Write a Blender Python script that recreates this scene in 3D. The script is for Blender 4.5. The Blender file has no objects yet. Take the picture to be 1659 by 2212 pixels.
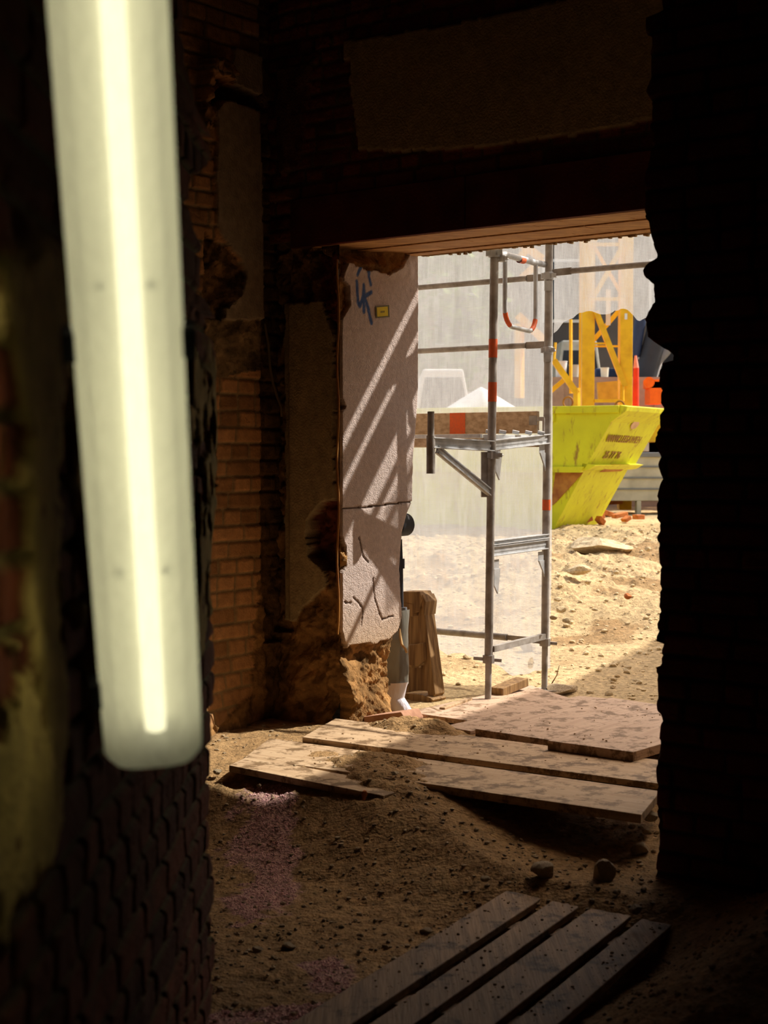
import bpy, bmesh, math, random
import numpy as np
from mathutils import Vector, Matrix
R = math.radians
rnd = random.Random(7)
SC = bpy.context.scene
COL = SC.collection
# ------------------------------------------------------------------ camera, world, sun, exposure
F = 3300.0                       # focal length in pixels of the 1659x2212 frame
EYE = 1.43
PITCH = math.atan((1106 - 985) / F)
cd = bpy.data.cameras.new('camera'); cam = bpy.data.objects.new('camera', cd); COL.objects.link(cam)
cam.location = (0, 0, EYE); cam.rotation_euler = (R(90) - PITCH, 0, 0)
cd.sensor_fit = 'VERTICAL'; cd.sensor_height = 36; cd.sensor_width = 27; cd.lens = 36 * F / 2212
cd.clip_start = 0.05; cd.clip_end = 300
cd.dof.use_dof = True; cd.dof.focus_distance = 8.6; cd.dof.aperture_fstop = 4.6
SC.camera = cam
SC.view_settings.view_transform = 'Standard'; SC.view_settings.look = 'None'
SC.view_settings.exposure = 0.0; SC.view_settings.gamma = 1.0
SC.view_settings.use_curve_mapping = False
SC.cycles.max_bounces = 10; SC.cycles.diffuse_bounces = 8; SC.cycles.transparent_max_bounces = 24
SC.cycles.sample_clamp_indirect = 4.0
SC.cycles.use_denoising = True

UX, UY = 0.786, -0.618           # along the doorway wall (to the right, towards the camera)
VX, VY = 0.618, 0.786            # through the doorway, outwards

w = bpy.data.worlds.new('sky'); SC.world = w; w.use_nodes = True
nt = w.node_tree; bg = nt.nodes['Background']
sky = nt.nodes.new('ShaderNodeTexSky'); sky.sky_type = 'NISHITA'; sky.sun_disc = False
sky.sun_elevation = R(50); sky.sun_rotation = R(40); sky.dust_density = 3.0
wb = nt.nodes.new('ShaderNodeVectorMath'); wb.operation = 'MULTIPLY'; wb.inputs[1].default_value = (1.12, 1.0, 0.84)
nt.links.new(sky.outputs[0], wb.inputs[0]); nt.links.new(wb.outputs[0], bg.inputs[0]); bg.inputs[1].default_value = 0.31

SA, SB, SCc = 1.0, 0.65, 1.27    # sunlight travels -v*SA, -u*SB, -z*SCc
sd = Vector((-VX * SA - UX * SB, -VY * SA - UY * SB, -SCc)).normalized()
sl = bpy.data.lights.new('sun', 'SUN'); so = bpy.data.objects.new('sun', sl); COL.objects.link(so)
sl.energy = 6.0; sl.angle = R(0.6); sl.color = (1.0, 0.94, 0.84)
so.rotation_euler = sd.to_track_quat('-Z', 'Y').to_euler(); so.location = (6, 20, 20)

# ------------------------------------------------------------------ geometry helpers
def W(u, v, z=0.0): return Vector((u * UX + v * VX, u * UY + v * VY, z))
def uv_of(p): return (p[0] * UX + p[1] * UY, p[0] * VX + p[1] * VY)
_c, _s = math.cos(PITCH), math.sin(PITCH)
def ray(px, py):
    a = (px - 829.5) / F; b = (1106 - py) / F
    return Vector((a, _c + b * _s, -_s + b * _c))
def at_y(px, py, Y): d = ray(px, py); return Vector((0, 0, EYE)) + d * (Y / d.y)
def at_x(px, py, X): d = ray(px, py); return Vector((0, 0, EYE)) + d * (X / d.x)
def at_z(px, py, z): d = ray(px, py); return Vector((0, 0, EYE)) + d * ((z - EYE) / d.z)
def at_v(px, py, v): d = ray(px, py); return Vector((0, 0, EYE)) + d * (v / (d.x * VX + d.y * VY))
def at_u(px, py, u): d = ray(px, py); return Vector((0, 0, EYE)) + d * (u / (d.x * UX + d.y * UY))

def hash2(ix, iy, seed):
    h = (ix.astype(np.int64) * 374761393 + iy.astype(np.int64) * 668265263 + seed * 974634777) & 0xffffffff
    h = ((h ^ (h >> 13)) * 1274126177) & 0xffffffff
    h = h ^ (h >> 16)
    return (h & 0xffffff) / float(0xffffff)
def vnoise(x, y, seed=0):
    x = np.asarray(x, float); y = np.asarray(y, float)
    ix = np.floor(x); iy = np.floor(y); fx = x - ix; fy = y - iy
    fx = fx * fx * (3 - 2 * fx); fy = fy * fy * (3 - 2 * fy)
    a = hash2(ix, iy, seed); b = hash2(ix + 1, iy, seed); c = hash2(ix, iy + 1, seed); d = hash2(ix + 1, iy + 1, seed)
    return a * (1 - fx) * (1 - fy) + b * fx * (1 - fy) + c * (1 - fx) * fy + d * fx * fy
def fbm(x, y, seed=0, octs=5, gain=0.5):
    t = 0; amp = 1; tot = 0
    for o in range(octs):
        t = t + amp * vnoise(x * 2 ** o + 17.3 * o, y * 2 ** o - 9.1 * o, seed + o); tot += amp; amp *= gain
    return t / tot - 0.5          # about -0.5 .. 0.5
def cells(x, y, seed=0):
    """distance to the nearest jittered cell point and its random id: broken stone"""
    ix = np.floor(x); iy = np.floor(y); best = np.full(np.shape(x), 9.0); sec = best.copy(); bid = np.zeros(np.shape(x))
    for dx in (-1, 0, 1):
        for dy in (-1, 0, 1):
            cx = ix + dx; cy = iy + dy
            px = cx + hash2(cx, cy, seed); py = cy + hash2(cx, cy, seed + 5)
            d = np.hypot(x - px, y - py); r = hash2(cx, cy, seed + 9)
            n = d < best
            sec = np.where(n, best, np.minimum(sec, d)); bid = np.where(n, r, bid); best = np.where(n, d, best)
    return best, sec - best, bid
def sstep(a, b, x):
    t = np.clip((np.asarray(x, float) - a) / (b - a), 0, 1); return t * t * (3 - 2 * t)
def inpoly(x, y, poly):
    x = np.asarray(x, float); y = np.asarray(y, float); ins = np.zeros(x.shape, bool); n = len(poly)
    for i in range(n):
        x0, y0 = poly[i]; x1, y1 = poly[(i + 1) % n]
        if y0 == y1: continue
        c = ((y0 > y) != (y1 > y)) & (x < (x1 - x0) * (y - y0) / (y1 - y0) + x0)
        ins ^= c
    return ins
def polydist(x, y, pts):
    d = np.full(np.shape(x), 1e9)
    for (x0, y0), (x1, y1) in zip(pts[:-1], pts[1:]):
        dx, dy = x1 - x0, y1 - y0; L = dx * dx + dy * dy + 1e-12
        t = np.clip(((x - x0) * dx + (y - y0) * dy) / L, 0, 1)
        d = np.minimum(d, np.hypot(x - x0 - t * dx, y - y0 - t * dy))
    return d
def lerp3(a, b, t): return a * (1 - t[..., None]) + b * t[..., None]
def S(r, g, b):
    f = lambda c: (c / 255 / 12.92) if c / 255 <= 0.04045 else ((c / 255 + 0.055) / 1.055) ** 2.4
    return (f(r), f(g), f(b))

# ------------------------------------------------------------------ materials
def newmat(name):
    m = bpy.data.materials.new(name); m.use_nodes = True
    return m, m.node_tree, m.node_tree.nodes['Principled BSDF']
def mat(name, col, rough=0.7, metal=0.0, var=0.25, scale=8.0, bump=0.2, bscale=60.0, spec=0.3, col2=None, stretch=(1, 1, 1), thr=None):
    """procedural material: base colour varied by noise towards col2, noise bump"""
    m, t, b = newmat(name); N = t.nodes; L = t.links
    tc = N.new('ShaderNodeTexCoord'); mp = N.new('ShaderNodeMapping'); mp.inputs['Scale'].default_value = stretch
    L.new(tc.outputs['Object'], mp.inputs[0])
    n = N.new('ShaderNodeTexNoise'); n.inputs['Scale'].default_value = scale; n.inputs['Detail'].default_value = 6
    L.new(mp.outputs[0], n.inputs[0])
    r = N.new('ShaderNodeValToRGB')
    c2 = col2 or tuple(c * (1 - var) for c in col)
    e = r.color_ramp.elements; e[0].color = (*c2, 1); e[1].color = (*col, 1)
    if thr: e[0].position, e[1].position = thr
    else: e[0].position, e[1].position = 0.3, 0.6
    L.new(n.outputs[0], r.inputs[0]); L.new(r.outputs[0], b.inputs['Base Color'])
    b.inputs['Roughness'].default_value = rough; b.inputs['Metallic'].default_value = metal
    b.inputs['Specular IOR Level'].default_value = spec
    if bump:
        n2 = N.new('ShaderNodeTexNoise'); n2.inputs['Scale'].default_value = bscale; n2.inputs['Detail'].default_value = 5
        L.new(mp.outputs[0], n2.inputs[0])
        bp = N.new('ShaderNodeBump'); bp.inputs['Strength'].default_value = bump; bp.inputs['Distance'].default_value = 0.01
        L.new(n2.outputs[0], bp.inputs['Height']); L.new(bp.outputs[0], b.inputs['Normal'])
    return m
def mat_surface(name, scale=25, bump=0.5, bscale=90, rough=0.95, lo=0.78, hi=1.15):
    """mineral surface whose material areas (brick, mortar, plaster, soil) come from the mesh attribute 'Col', with procedural grain"""
    m, t, b = newmat(name); N = t.nodes; L = t.links
    at = N.new('ShaderNodeAttribute'); at.attribute_name = 'Col'
    tc = N.new('ShaderNodeTexCoord')
    n = N.new('ShaderNodeTexNoise'); n.inputs['Scale'].default_value = scale; n.inputs['Detail'].default_value = 8
    L.new(tc.outputs['Object'], n.inputs[0])
    mr = N.new('ShaderNodeMapRange'); mr.inputs[1].default_value = 0.3; mr.inputs[2].default_value = 0.7
    mr.inputs[3].default_value = lo; mr.inputs[4].default_value = hi; L.new(n.outputs[0], mr.inputs[0])
    vm = N.new('ShaderNodeVectorMath'); vm.operation = 'SCALE'; L.new(at.outputs['Color'], vm.inputs[0]); L.new(mr.outputs[0], vm.inputs['Scale'])
    L.new(vm.outputs[0], b.inputs['Base Color']); b.inputs['Roughness'].default_value = rough
    b.inputs['Specular IOR Level'].default_value = 0.15
    n2 = N.new('ShaderNodeTexNoise'); n2.inputs['Scale'].default_value = bscale; n2.inputs['Detail'].default_value = 6
    L.new(tc.outputs['Object'], n2.inputs[0])
    bp = N.new('ShaderNodeBump'); bp.inputs['Strength'].default_value = bump; bp.inputs['Distance'].default_value = 0.012
    L.new(n2.outputs[0], bp.inputs['Height']); L.new(bp.outputs[0], b.inputs['Normal'])
    return m
def mat_wood(name, c1, c2, axis='X', rough=0.75, scale=3.0, dirt=None, dthr=(0.45, 0.6)):
    st = {'X': (1, 14, 14), 'Y': (14, 1, 14), 'Z': (14, 14, 1)}[axis]
    m = mat(name, c1, rough=rough, col2=c2, scale=scale, stretch=st, bump=0.25, bscale=10, thr=(0.35, 0.65))
    if dirt:
        t = m.node_tree; N = t.nodes; L = t.links; b = N['Principled BSDF']
        src = b.inputs['Base Color'].links[0].from_socket
        tc = N.new('ShaderNodeTexCoord'); n = N.new('ShaderNodeTexNoise'); n.inputs['Scale'].default_value = 7; n.inputs['Detail'].default_value = 10
        n.inputs['Roughness'].default_value = 0.75; L.new(tc.outputs['Object'], n.inputs[0])
        mr = N.new('ShaderNodeMapRange'); mr.inputs[1].default_value = dthr[0]; mr.inputs[2].default_value = dthr[1]; L.new(n.outputs[0], mr.inputs[0])
        mx = N.new('ShaderNodeMix'); mx.data_type = 'RGBA'; L.new(mr.outputs[0], mx.inputs[0]); L.new(src, mx.inputs[6]); mx.inputs[7].default_value = (*dirt, 1)
        L.new(mx.outputs[2], b.inputs['Base Color'])
    return m
def plain(name, col, rough=0.6, metal=0.0): return mat(name, col, rough, metal, var=0.18, bump=0.08)

SOIL = S(150, 122, 86)
M = {}
M['wall'] = mat_surface('broken_masonry', 22, 0.55, 80)
M['plaster'] = mat_surface('rough_plaster', 40, 0.6, 130, lo=0.88, hi=1.08)
M['soil'] = mat_surface('dry_soil', 30, 0.9, 70, lo=0.6, hi=1.3)
M['stone'] = mat('pebble_stone', S(182, 162, 130), 0.9, col2=S(130, 110, 84), scale=9, bump=0.5)
M['rock'] = mat('rock_stone', S(196, 176, 146), 0.95, col2=S(150, 130, 100), scale=14, bump=0.7, bscale=30)
M['pale'] = mat('pale_outdoor_stone', S(214, 194, 156), 0.95, col2=S(176, 150, 112), scale=6, bump=0.6, bscale=20)  # paler stone colour, used for the pieces outside
M['pink'] = mat('pink_granules', S(238, 196, 192), 0.95, col2=S(208, 156, 160), scale=40)
M['dark'] = mat('unlit_masonry', S(104, 84, 64), 0.95, col2=S(70, 54, 42), scale=4, bump=0.6, bscale=20)
M['panel'] = mat_wood('dusty_shuttering_panel', S(200, 172, 138), S(178, 148, 114), 'X', dirt=S(120, 94, 64), dthr=(0.50, 0.57))
M['panelv'] = mat_wood('dusty_threshold_panel', S(204, 176, 152), S(184, 154, 130), 'X', dirt=S(126, 100, 74), dthr=(0.51, 0.58))
M['pallet'] = mat_wood('weathered_pallet_board', S(176, 142, 106), S(136, 108, 80), 'Y', dirt=S(86, 66, 46), dthr=(0.53, 0.62))
M['oldwood'] = mat_wood('weathered_timber', S(164, 130, 86), S(112, 82, 50), 'Z')
M['toe'] = mat_wood('weathered_toe_board', S(206, 182, 152), S(172, 146, 116), 'X')
M['soffit'] = mat_wood('soffit_boards', S(226, 178, 118), S(176, 126, 78), 'X')
M['redbeam'] = mat('red_brown_primer', S(104, 40, 24), 0.8, col2=S(70, 30, 20), scale=5, bump=0.4)
M['zinc'] = mat('galvanised_steel', S(200, 202, 204), 0.42, 0.35, var=0.3, scale=20, bump=0.05)
M['tube'] = mat('weathered_scaffold_tube', S(172, 166, 160), 0.55, 0.2, col2=S(126, 118, 108), scale=12, bump=0.1)
M['tape'] = mat('orange_marking_paint', S(232, 104, 50), 0.6, col2=S(214, 104, 62), scale=60, bump=0.0)
M['orange'] = plain('orange_paint', S(240, 112, 24))
M['red'] = plain('red_paint', S(222, 60, 24))
M['crane'] = mat('crane_yellow_paint', S(236, 182, 26), 0.5, col2=S(214, 158, 20), scale=6, bump=0.05)
M['skip'] = mat('scuffed_yellow_paint', S(208, 210, 28), 0.6, col2=S(192, 190, 24), scale=3, bump=0.1)
M['white'] = plain('white_paint', S(228, 228, 226))
M['grey'] = plain('grey_paint', S(120, 122, 126))
M['steelbox'] = mat('pale_steel_sheet', S(188, 184, 170), 0.6, 0.1, col2=S(160, 156, 144), scale=4, bump=0.05)
M['darkblue'] = plain('dark_blue_paint', S(48, 62, 92))
M['black'] = plain('black_rubber', S(26, 26, 30))
M['darkgrey'] = plain('dark_grey_paint', S(52, 54, 60))
M['brick'] = mat('broken_brick', S(200, 122, 70), 0.9, col2=S(160, 90, 52), scale=20, bump=0.4)
M['cream'] = plain('cream_bucket', S(230, 226, 205))
M['facade'] = mat('far_facade_render', S(206, 196, 178), 0.9, col2=S(180, 170, 154), scale=0.6)
M['glassd'] = plain('dark_window_glass', S(40, 44, 52), 0.15)
M['leaf'] = mat('leafy_green', S(120, 140, 70), 0.8, col2=S(66, 90, 40), scale=3, bump=0.5, bscale=6)
M['ochre'] = mat('ochre_board', S(196, 160, 70), 0.8, col2=S(170, 138, 60), scale=5)
M['ink'] = plain('faded_red_brown_lettering', S(160, 124, 62), 0.8)
M['rust'] = mat('rusty_scrape', S(176, 124, 58), 0.9, col2=S(140, 84, 46), scale=8)

# rusty scratches on the skip paint
def skip_scratches():
    t = M['skip'].node_tree; N = t.nodes; L = t.links; b = N['Principled BSDF']
    src = b.inputs['Base Color'].links[0].from_socket
    tc = N.new('ShaderNodeTexCoord'); mp = N.new('ShaderNodeMapping'); mp.inputs['Scale'].default_value = (5, 5, 1.3); mp.inputs['Rotation'].default_value = (0, R(28), 0)
    n = N.new('ShaderNodeTexNoise'); n.inputs['Scale'].default_value = 2.6; n.inputs['Detail'].default_value = 9; n.inputs['Roughness'].default_value = 0.7
    L.new(tc.outputs['Object'], mp.inputs[0]); L.new(mp.outputs[0], n.inputs[0])
    mr = N.new('ShaderNodeMapRange'); mr.inputs[1].default_value = 0.55; mr.inputs[2].default_value = 0.68; L.new(n.outputs[0], mr.inputs[0])
    mx = N.new('ShaderNodeMix'); mx.data_type = 'RGBA'; L.new(mr.outputs[0], mx.inputs[0]); L.new(src, mx.inputs[6]); mx.inputs[7].default_value = (*S(150, 120, 40), 1)
    L.new(mx.outputs[2], b.inputs['Base Color'])
skip_scratches()

def mat_net():
    """debris netting: woven threads in metres (UV), partly see-through, lit through from behind"""
    m = bpy.data.materials.new('white_debris_netting'); m.use_nodes = True
    t = m.node_tree; N = t.nodes; L = t.links; N.clear()
    out = N.new('ShaderNodeOutputMaterial')
    uv = N.new('ShaderNodeUVMap'); uv.uv_map = 'UVMap'
    sx = N.new('ShaderNodeSeparateXYZ'); L.new(uv.outputs[0], sx.inputs[0])
    def wave(sock, per):
        a = N.new('ShaderNodeMath'); a.operation = 'MULTIPLY'; a.inputs[1].default_value = 2 * math.pi / per; L.new(sock, a.inputs[0])
        s = N.new('ShaderNodeMath'); s.operation = 'SINE'; L.new(a.outputs[0], s.inputs[0]); return s.outputs[0]
    wx = wave(sx.outputs[0], 0.0085); wy = wave(sx.outputs[1], 0.0085)
    mx = N.new('ShaderNodeMath'); mx.operation = 'MAXIMUM'; L.new(wx, mx.inputs[0]); L.new(wy, mx.inputs[1])
    n = N.new('ShaderNodeTexNoise'); n.inputs['Scale'].default_value = 5; n.inputs['Detail'].default_value = 8; n.inputs['Roughness'].default_value = 0.7
    mp = N.new('ShaderNodeMapping'); mp.inputs['Scale'].default_value = (8, 1.2, 1); L.new(uv.outputs[0], mp.inputs[0]); L.new(mp.outputs[0], n.inputs[0])
    al = N.new('ShaderNodeMapRange'); al.inputs[1].default_value = -0.7; al.inputs[2].default_value = 0.9; al.inputs[3].default_value = 0.30; al.inputs[4].default_value = 0.72
    L.new(mx.outputs[0], al.inputs[0])
    ad = N.new('ShaderNodeMath'); ad.operation = 'MULTIPLY_ADD'; L.new(n.outputs[0], ad.inputs[0]); ad.inputs[1].default_value = 0.55
    sb = N.new('ShaderNodeMath'); sb.operation = 'SUBTRACT'; L.new(al.outputs[0], sb.inputs[0]); sb.inputs[1].default_value = 0.26
    L.new(sb.outputs[0], ad.inputs[2]); ad.use_clamp = True
    tr = N.new('ShaderNodeBsdfTransparent')
    df = N.new('ShaderNodeBsdfDiffuse'); df.inputs[0].default_value = (0.56, 0.56, 0.56, 1)
    tl = N.new('ShaderNodeBsdfTranslucent'); tl.inputs[0].default_value = (0.56, 0.575, 0.595, 1)
    m1 = N.new('ShaderNodeMixShader'); m1.inputs[0].default_value = 0.62; L.new(df.outputs[0], m1.inputs[1]); L.new(tl.outputs[0], m1.inputs[2])
    m2 = N.new('ShaderNodeMixShader'); L.new(ad.outputs[0], m2.inputs[0]); L.new(tr.outputs[0], m2.inputs[1]); L.new(m1.outputs[0], m2.inputs[2])
    L.new(m2.outputs[0], out.inputs[0]); return m
M['net'] = mat_net()
def mat_film(name, col, alpha, rough=0.3):
    m, t, b = newmat(name); N = t.nodes; L = t.links
    b.inputs['Base Color'].default_value = (*col, 1); b.inputs['Roughness'].default_value = rough
    n = N.new('ShaderNodeTexNoise'); n.inputs['Scale'].default_value = 9; n.inputs['Detail'].default_value = 4
    tc = N.new('ShaderNodeTexCoord'); mp = N.new('ShaderNodeMapping'); mp.inputs['Scale'].default_value = (3, 3, 0.8)
    L.new(tc.outputs['Object'], mp.inputs[0]); L.new(mp.outputs[0], n.inputs[0])
    bp = N.new('ShaderNodeBump'); bp.inputs['Strength'].default_value = 0.6; bp.inputs['Distance'].default_value = 0.02
    L.new(n.outputs[0], bp.inputs['Height']); L.new(bp.outputs[0], b.inputs['Normal'])
    b.inputs['Alpha'].default_value = alpha
    return m
M['film'] = mat_film('grey_plastic_film', S(122, 120, 110), 0.85)
M['bag'] = mat_film('white_plastic_film', S(235, 228, 235), 0.93)

# ------------------------------------------------------------------ object helpers
def link(o, parent=None):
    COL.objects.link(o)
    if parent is not None:
        o.parent = parent
        base = Vector(parent.location) if parent.type == 'EMPTY' else Vector((0, 0, 0))
        o.matrix_parent_inverse = Matrix.Translation(-base)
    return o
def tag(o, label=None, cat=None, group=None, kind=None):
    if label: o['label'] = label
    if cat: o['category'] = cat
    if group: o['group'] = group
    if kind: o['kind'] = kind
    return o
def thing(name, label, cat, loc, group=None):
    o = bpy.data.objects.new(name, None); COL.objects.link(o); o.location = loc; o.empty_display_size = 0.1
    return tag(o, label, cat, group)
class MB:
    def __init__(s): s.v = []; s.f = []
    def add(s, vs, fs):
        n = len(s.v); s.v += [tuple(v) for v in vs]; s.f += [tuple(i + n for i in f) for f in fs]; return s
    def box(s, o, a, b, c):
        """box from corner o spanned by vectors a, b, c"""
        o, a, b, c = map(Vector, (o, a, b, c))
        return s.add([o, o + a, o + a + b, o + b, o + c, o + a + c, o + a + b + c, o + b + c],
                     [(0, 3, 2, 1), (4, 5, 6, 7), (0, 1, 5, 4), (1, 2, 6, 5), (2, 3, 7, 6), (3, 0, 4, 7)])
    def prism(s, pts, d):
        n = len(pts); d = Vector(d); p = [Vector(q) for q in pts]
        return s.add(p + [q + d for q in p], [tuple(range(n))[::-1], tuple(range(n, 2 * n))] + [(i, (i + 1) % n, n + (i + 1) % n, n + i) for i in range(n)])
    def tube(s, pts, r, n=12, cap=True, r2=None):
        pts = [Vector(p) for p in pts]; m = len(pts); up = None; rings = []
        for i, p in enumerate(pts):
            t = ((pts[min(i + 1, m - 1)] - pts[max(i - 1, 0)])).normalized()
            if up is None: up = Vector((0, 0, 1)) if abs(t.z) < 0.9 else Vector((1, 0, 0))
            a = (up - t * up.dot(t)).normalized(); b = t.cross(a); up = a
            rr = r if r2 is None else r + (r2 - r) * i / (m - 1)
            rings.append([p + a * rr * math.cos(2 * math.pi * k / n) + b * rr * math.sin(2 * math.pi * k / n) for k in range(n)])
        vs = [v for g in rings for v in g]
        fs = [(i * n + k, i * n + (k + 1) % n, (i + 1) * n + (k + 1) % n, (i + 1) * n + k) for i in range(m - 1) for k in range(n)]
        if cap: fs += [tuple(range(n))[::-1], tuple((m - 1) * n + k for k in range(n))]
        return s.add(vs, fs)
    def bar(s, p, q, wd, ht, side=None):
        """rectangular bar from p to q, wd sideways, ht upwards"""
        p, q = Vector(p), Vector(q); t = (q - p).normalized()
        sd_ = Vector(side) if side else (t.cross(Vector((0, 0, 1))) if abs(t.z) < 0.95 else Vector((UX, UY, 0)))
        sd_ = (sd_ - t * sd_.dot(t)).normalized(); up = sd_.cross(t).normalized()
        return s.box(p - sd_ * wd / 2 - up * ht / 2, q - p, sd_ * wd, up * ht)
    def build(s, name, m, parent=None, bevel=0.0, smooth=False):
        me = bpy.data.meshes.new(name); me.from_pydata(s.v, [], s.f); me.materials.append(m)
        bm = bmesh.new(); bm.from_mesh(me); bmesh.ops.recalc_face_normals(bm, faces=bm.faces); bm.to_mesh(me); bm.free()
        if smooth:
            me.polygons.foreach_set('use_smooth', [True] * len(me.polygons))
            try: me.set_sharp_from_angle(angle=R(40))
            except Exception: pass
        o = bpy.data.objects.new(name, me); link(o, parent)
        if bevel:
            b = o.modifiers.new('edge', 'BEVEL'); b.width = bevel; b.segments = 2; b.limit_method = 'ANGLE'
        return o
def surf(name, P, C, m, parent=None, kind=None, uv=None, smooth=True, closed=False):
    """grid mesh from an (n, k, 3) array of points with an (n, k, 3) array of material colours"""
    n, k = P.shape[:2]
    idx = np.arange(n * k).reshape(n, k)
    q = np.stack([idx[:-1, :-1], idx[:-1, 1:], idx[1:, 1:], idx[1:, :-1]], -1).reshape(-1, 4)
    me = bpy.data.meshes.new(name); me.vertices.add(n * k); me.vertices.foreach_set('co', P.reshape(-1).astype(np.float32))
    nf = len(q); me.loops.add(nf * 4); me.loops.foreach_set('vertex_index', q.reshape(-1).astype(np.int32))
    me.polygons.add(nf); me.polygons.foreach_set('loop_start', np.arange(nf, dtype=np.int32) * 4)
    try: me.polygons.foreach_set('loop_total', np.full(nf, 4, np.int32))
    except Exception: pass
    me.update(calc_edges=True); me.validate()
    if C is not None:
        a = me.attributes.new('Col', 'FLOAT_COLOR', 'POINT')
        a.data.foreach_set('color', np.concatenate([C, np.ones((n, k, 1))], -1).reshape(-1).astype(np.float32))
    if uv is not None:
        l = me.uv_layers.new(name='UVMap'); l.data.foreach_set('uv', uv.reshape(-1, 2)[q.reshape(-1)].reshape(-1).astype(np.float32))
    if smooth: me.polygons.foreach_set('use_smooth', np.ones(nf, bool))
    me.materials.append(m); o = bpy.data.objects.new(name, me); link(o, parent)
    if kind: o['kind'] = kind
    return o
def struct(o): o['kind'] = 'structure'; return o
def uvz(u, v, z):
    return np.stack([u * UX + v * VX, u * UY + v * VY, z + 0 * u], -1)
def bricks(s, z, seed=1, ch=0.088, bl=0.272, mort=0.009):
    """masonry: returns recess (0 brick .. 1 joint), random per brick"""
    sw = s + 0.012 * fbm(s * 6, z * 6, seed + 40); zw = z + 0.010 * fbm(s * 5, z * 5, seed + 41)
    row = np.floor(zw / ch); fz = (zw / ch - row) * ch
    hdr = (hash2(row, row * 0, seed + 3) > 0.6)
    L = np.where(hdr, bl / 2, bl)
    off = hash2(row, row * 0 + 7, seed) * bl
    c = np.floor((sw + off) / L); fs = ((sw + off) / L - c) * L
    d = np.minimum(np.minimum(fz, ch - fz), np.minimum(fs, L - fs))
    return 1 - sstep(mort * 0.55, mort * 1.3, d), hash2(row + 31, c, seed + 2)

# ------------------------------------------------------------------ GROUND
def px_uv(px, py, z=-0.2): return uv_of(at_z(px, py, z))
def ground_h(X, Y, fine=True):
    X = np.asarray(X, float); Y = np.asarray(Y, float)
    u = X * UX + Y * UY; v = X * VX + Y * VY
    z = -0.03 - 0.23 * np.maximum(0.45 * sstep(-4.0, -3.0, u) * sstep(6.0, 5.1, v), sstep(5.2, 4.25, v))
    z = z + 0.34 * sstep(-2.42, -1.75, u) * sstep(5.2, 4.6, v) * sstep(2.5, 4.3, v)          # bank by the right wall
    ir = np.clip(0.85 + 2.2 * fbm(X * 3.1, Y * 3.1, 301, 5, 0.6), 0.1, 1.6)                # soil spilled over the panels
    z = z + 0.085 * ir * np.exp(-(((u + 4.30) / 0.50) ** 2 + ((v - 5.42) / 0.26) ** 2))
    z = z + 0.075 * np.clip(ir, 0.55, 1.3) * np.exp(-(((u + 4.20) / 0.42) ** 2 + ((v - 5.06) / 0.17) ** 2))
    z = z + 0.085 * ir * np.exp(-(((u + 4.75) / 0.40) ** 2 + ((v - 6.25) / 0.22) ** 2))
    # outside: slowly rising, with a spoil mound before the skip
    out = sstep(8.6, 18.0, Y) * (v > 6.5)
    z = z + 0.56 * (np.clip((Y - 9.8) / 8.2, 0, 1.05)) * (v > 6.5)
    z = z + 0.16 * np.exp(-((Y - 15.2) / 1.1) ** 2) * (v > 6.5) * (0.6 + 0.8 * vnoise(X * 0.9, Y * 0.9, 3))
    z = z + 0.22 * np.exp(-(((X - 1.6) / 1.1) ** 2 + ((Y - 13.0) / 0.9) ** 2)) 
    if fine:
        rough = 0.05 + 0.20 * sstep(10.5, 13.5, Y) * (1 - sstep(17, 20, Y))
        z = z + rough * fbm(X * 2.2, Y * 2.2, 11, 6, 0.55)
        z = z + 0.013 * fbm(X * 16, Y * 16, 23, 4, 0.6)
        d, e, r = cells(X * 30, Y * 30, 4)
        z = z + 0.009 * np.clip(0.45 - d, 0, 1) * (r > 0.35) * (v < 7.2)
        d, e, r = cells(X * 7, Y * 7, 8)
        z = z + 0.10 * np.clip(0.40 - d, 0, 1) * (r > 0.72) * sstep(11.0, 13.0, Y) * (1 - sstep(17.5, 19, Y))
    return z
# pink dust patches (soil colour, where the photo has spilled pink granules)
PINK = [(700, 1752, 120, 16), (800, 1738, 60, 14), (585, 1790, 70, 40), (560, 1840, 70, 30), (570, 1905, 75, 55), (720, 2085, 70, 40),
        (620, 2160, 160, 22), (480, 2190, 70, 30), (540, 2160, 90, 20)]
def pink_mask(X, Y):
    m = np.zeros(np.shape(X))
    for px, py, rx, ry in PINK:
        c = at_z(px, py, -0.22); ex = at_z(px + rx, py, -0.22); ey = at_z(px, py - ry, -0.22)
        a = abs(ex.x - c.x); b = abs(ey.y - c.y)
        m = np.maximum(m, 1 - np.hypot((X - c.x) / a, (Y - c.y) / b) * 0.55)
    m = m + 1.1 * fbm(X * 7, Y * 7, 77, 5, 0.65) + 0.06 - 2.0 * sstep(4.95, 5.15, X * VX + Y * VY)
    return sstep(0.45, 0.62, m)
def axis(segs):
    out = [segs[0][0]]
    for a, b, st in segs:
        n = max(1, int(round((b - a) / st))); out += list(a + (b - a) * (i + 1) / n for i in range(n))
    return np.array(out)
gx = axis([(-60, -14, 2.0), (-14, -4, 0.25), (-4, -1.3, 0.04), (-1.3, 2.2, 0.012), (2.2, 4.5, 0.025), (4.5, 9, 0.09), (9, 60, 1.5)])
gy = axis([(-6, 2.4, 0.3), (2.4, 3.8, 0.03), (3.8, 8.6, 0.0115), (8.6, 12, 0.02), (12, 19, 0.035), (19, 26, 0.1), (26, 120, 1.5)])
GX, GY = np.meshgrid(gx, gy)
GZ = ground_h(GX, GY)
GU = GX * UX + GY * UY; GV = GX * VX + GY * VY
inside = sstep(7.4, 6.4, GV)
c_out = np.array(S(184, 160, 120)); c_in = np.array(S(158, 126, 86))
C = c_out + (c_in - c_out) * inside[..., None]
tone = fbm(GX * 1.7, GY * 1.7, 51, 5)
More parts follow.
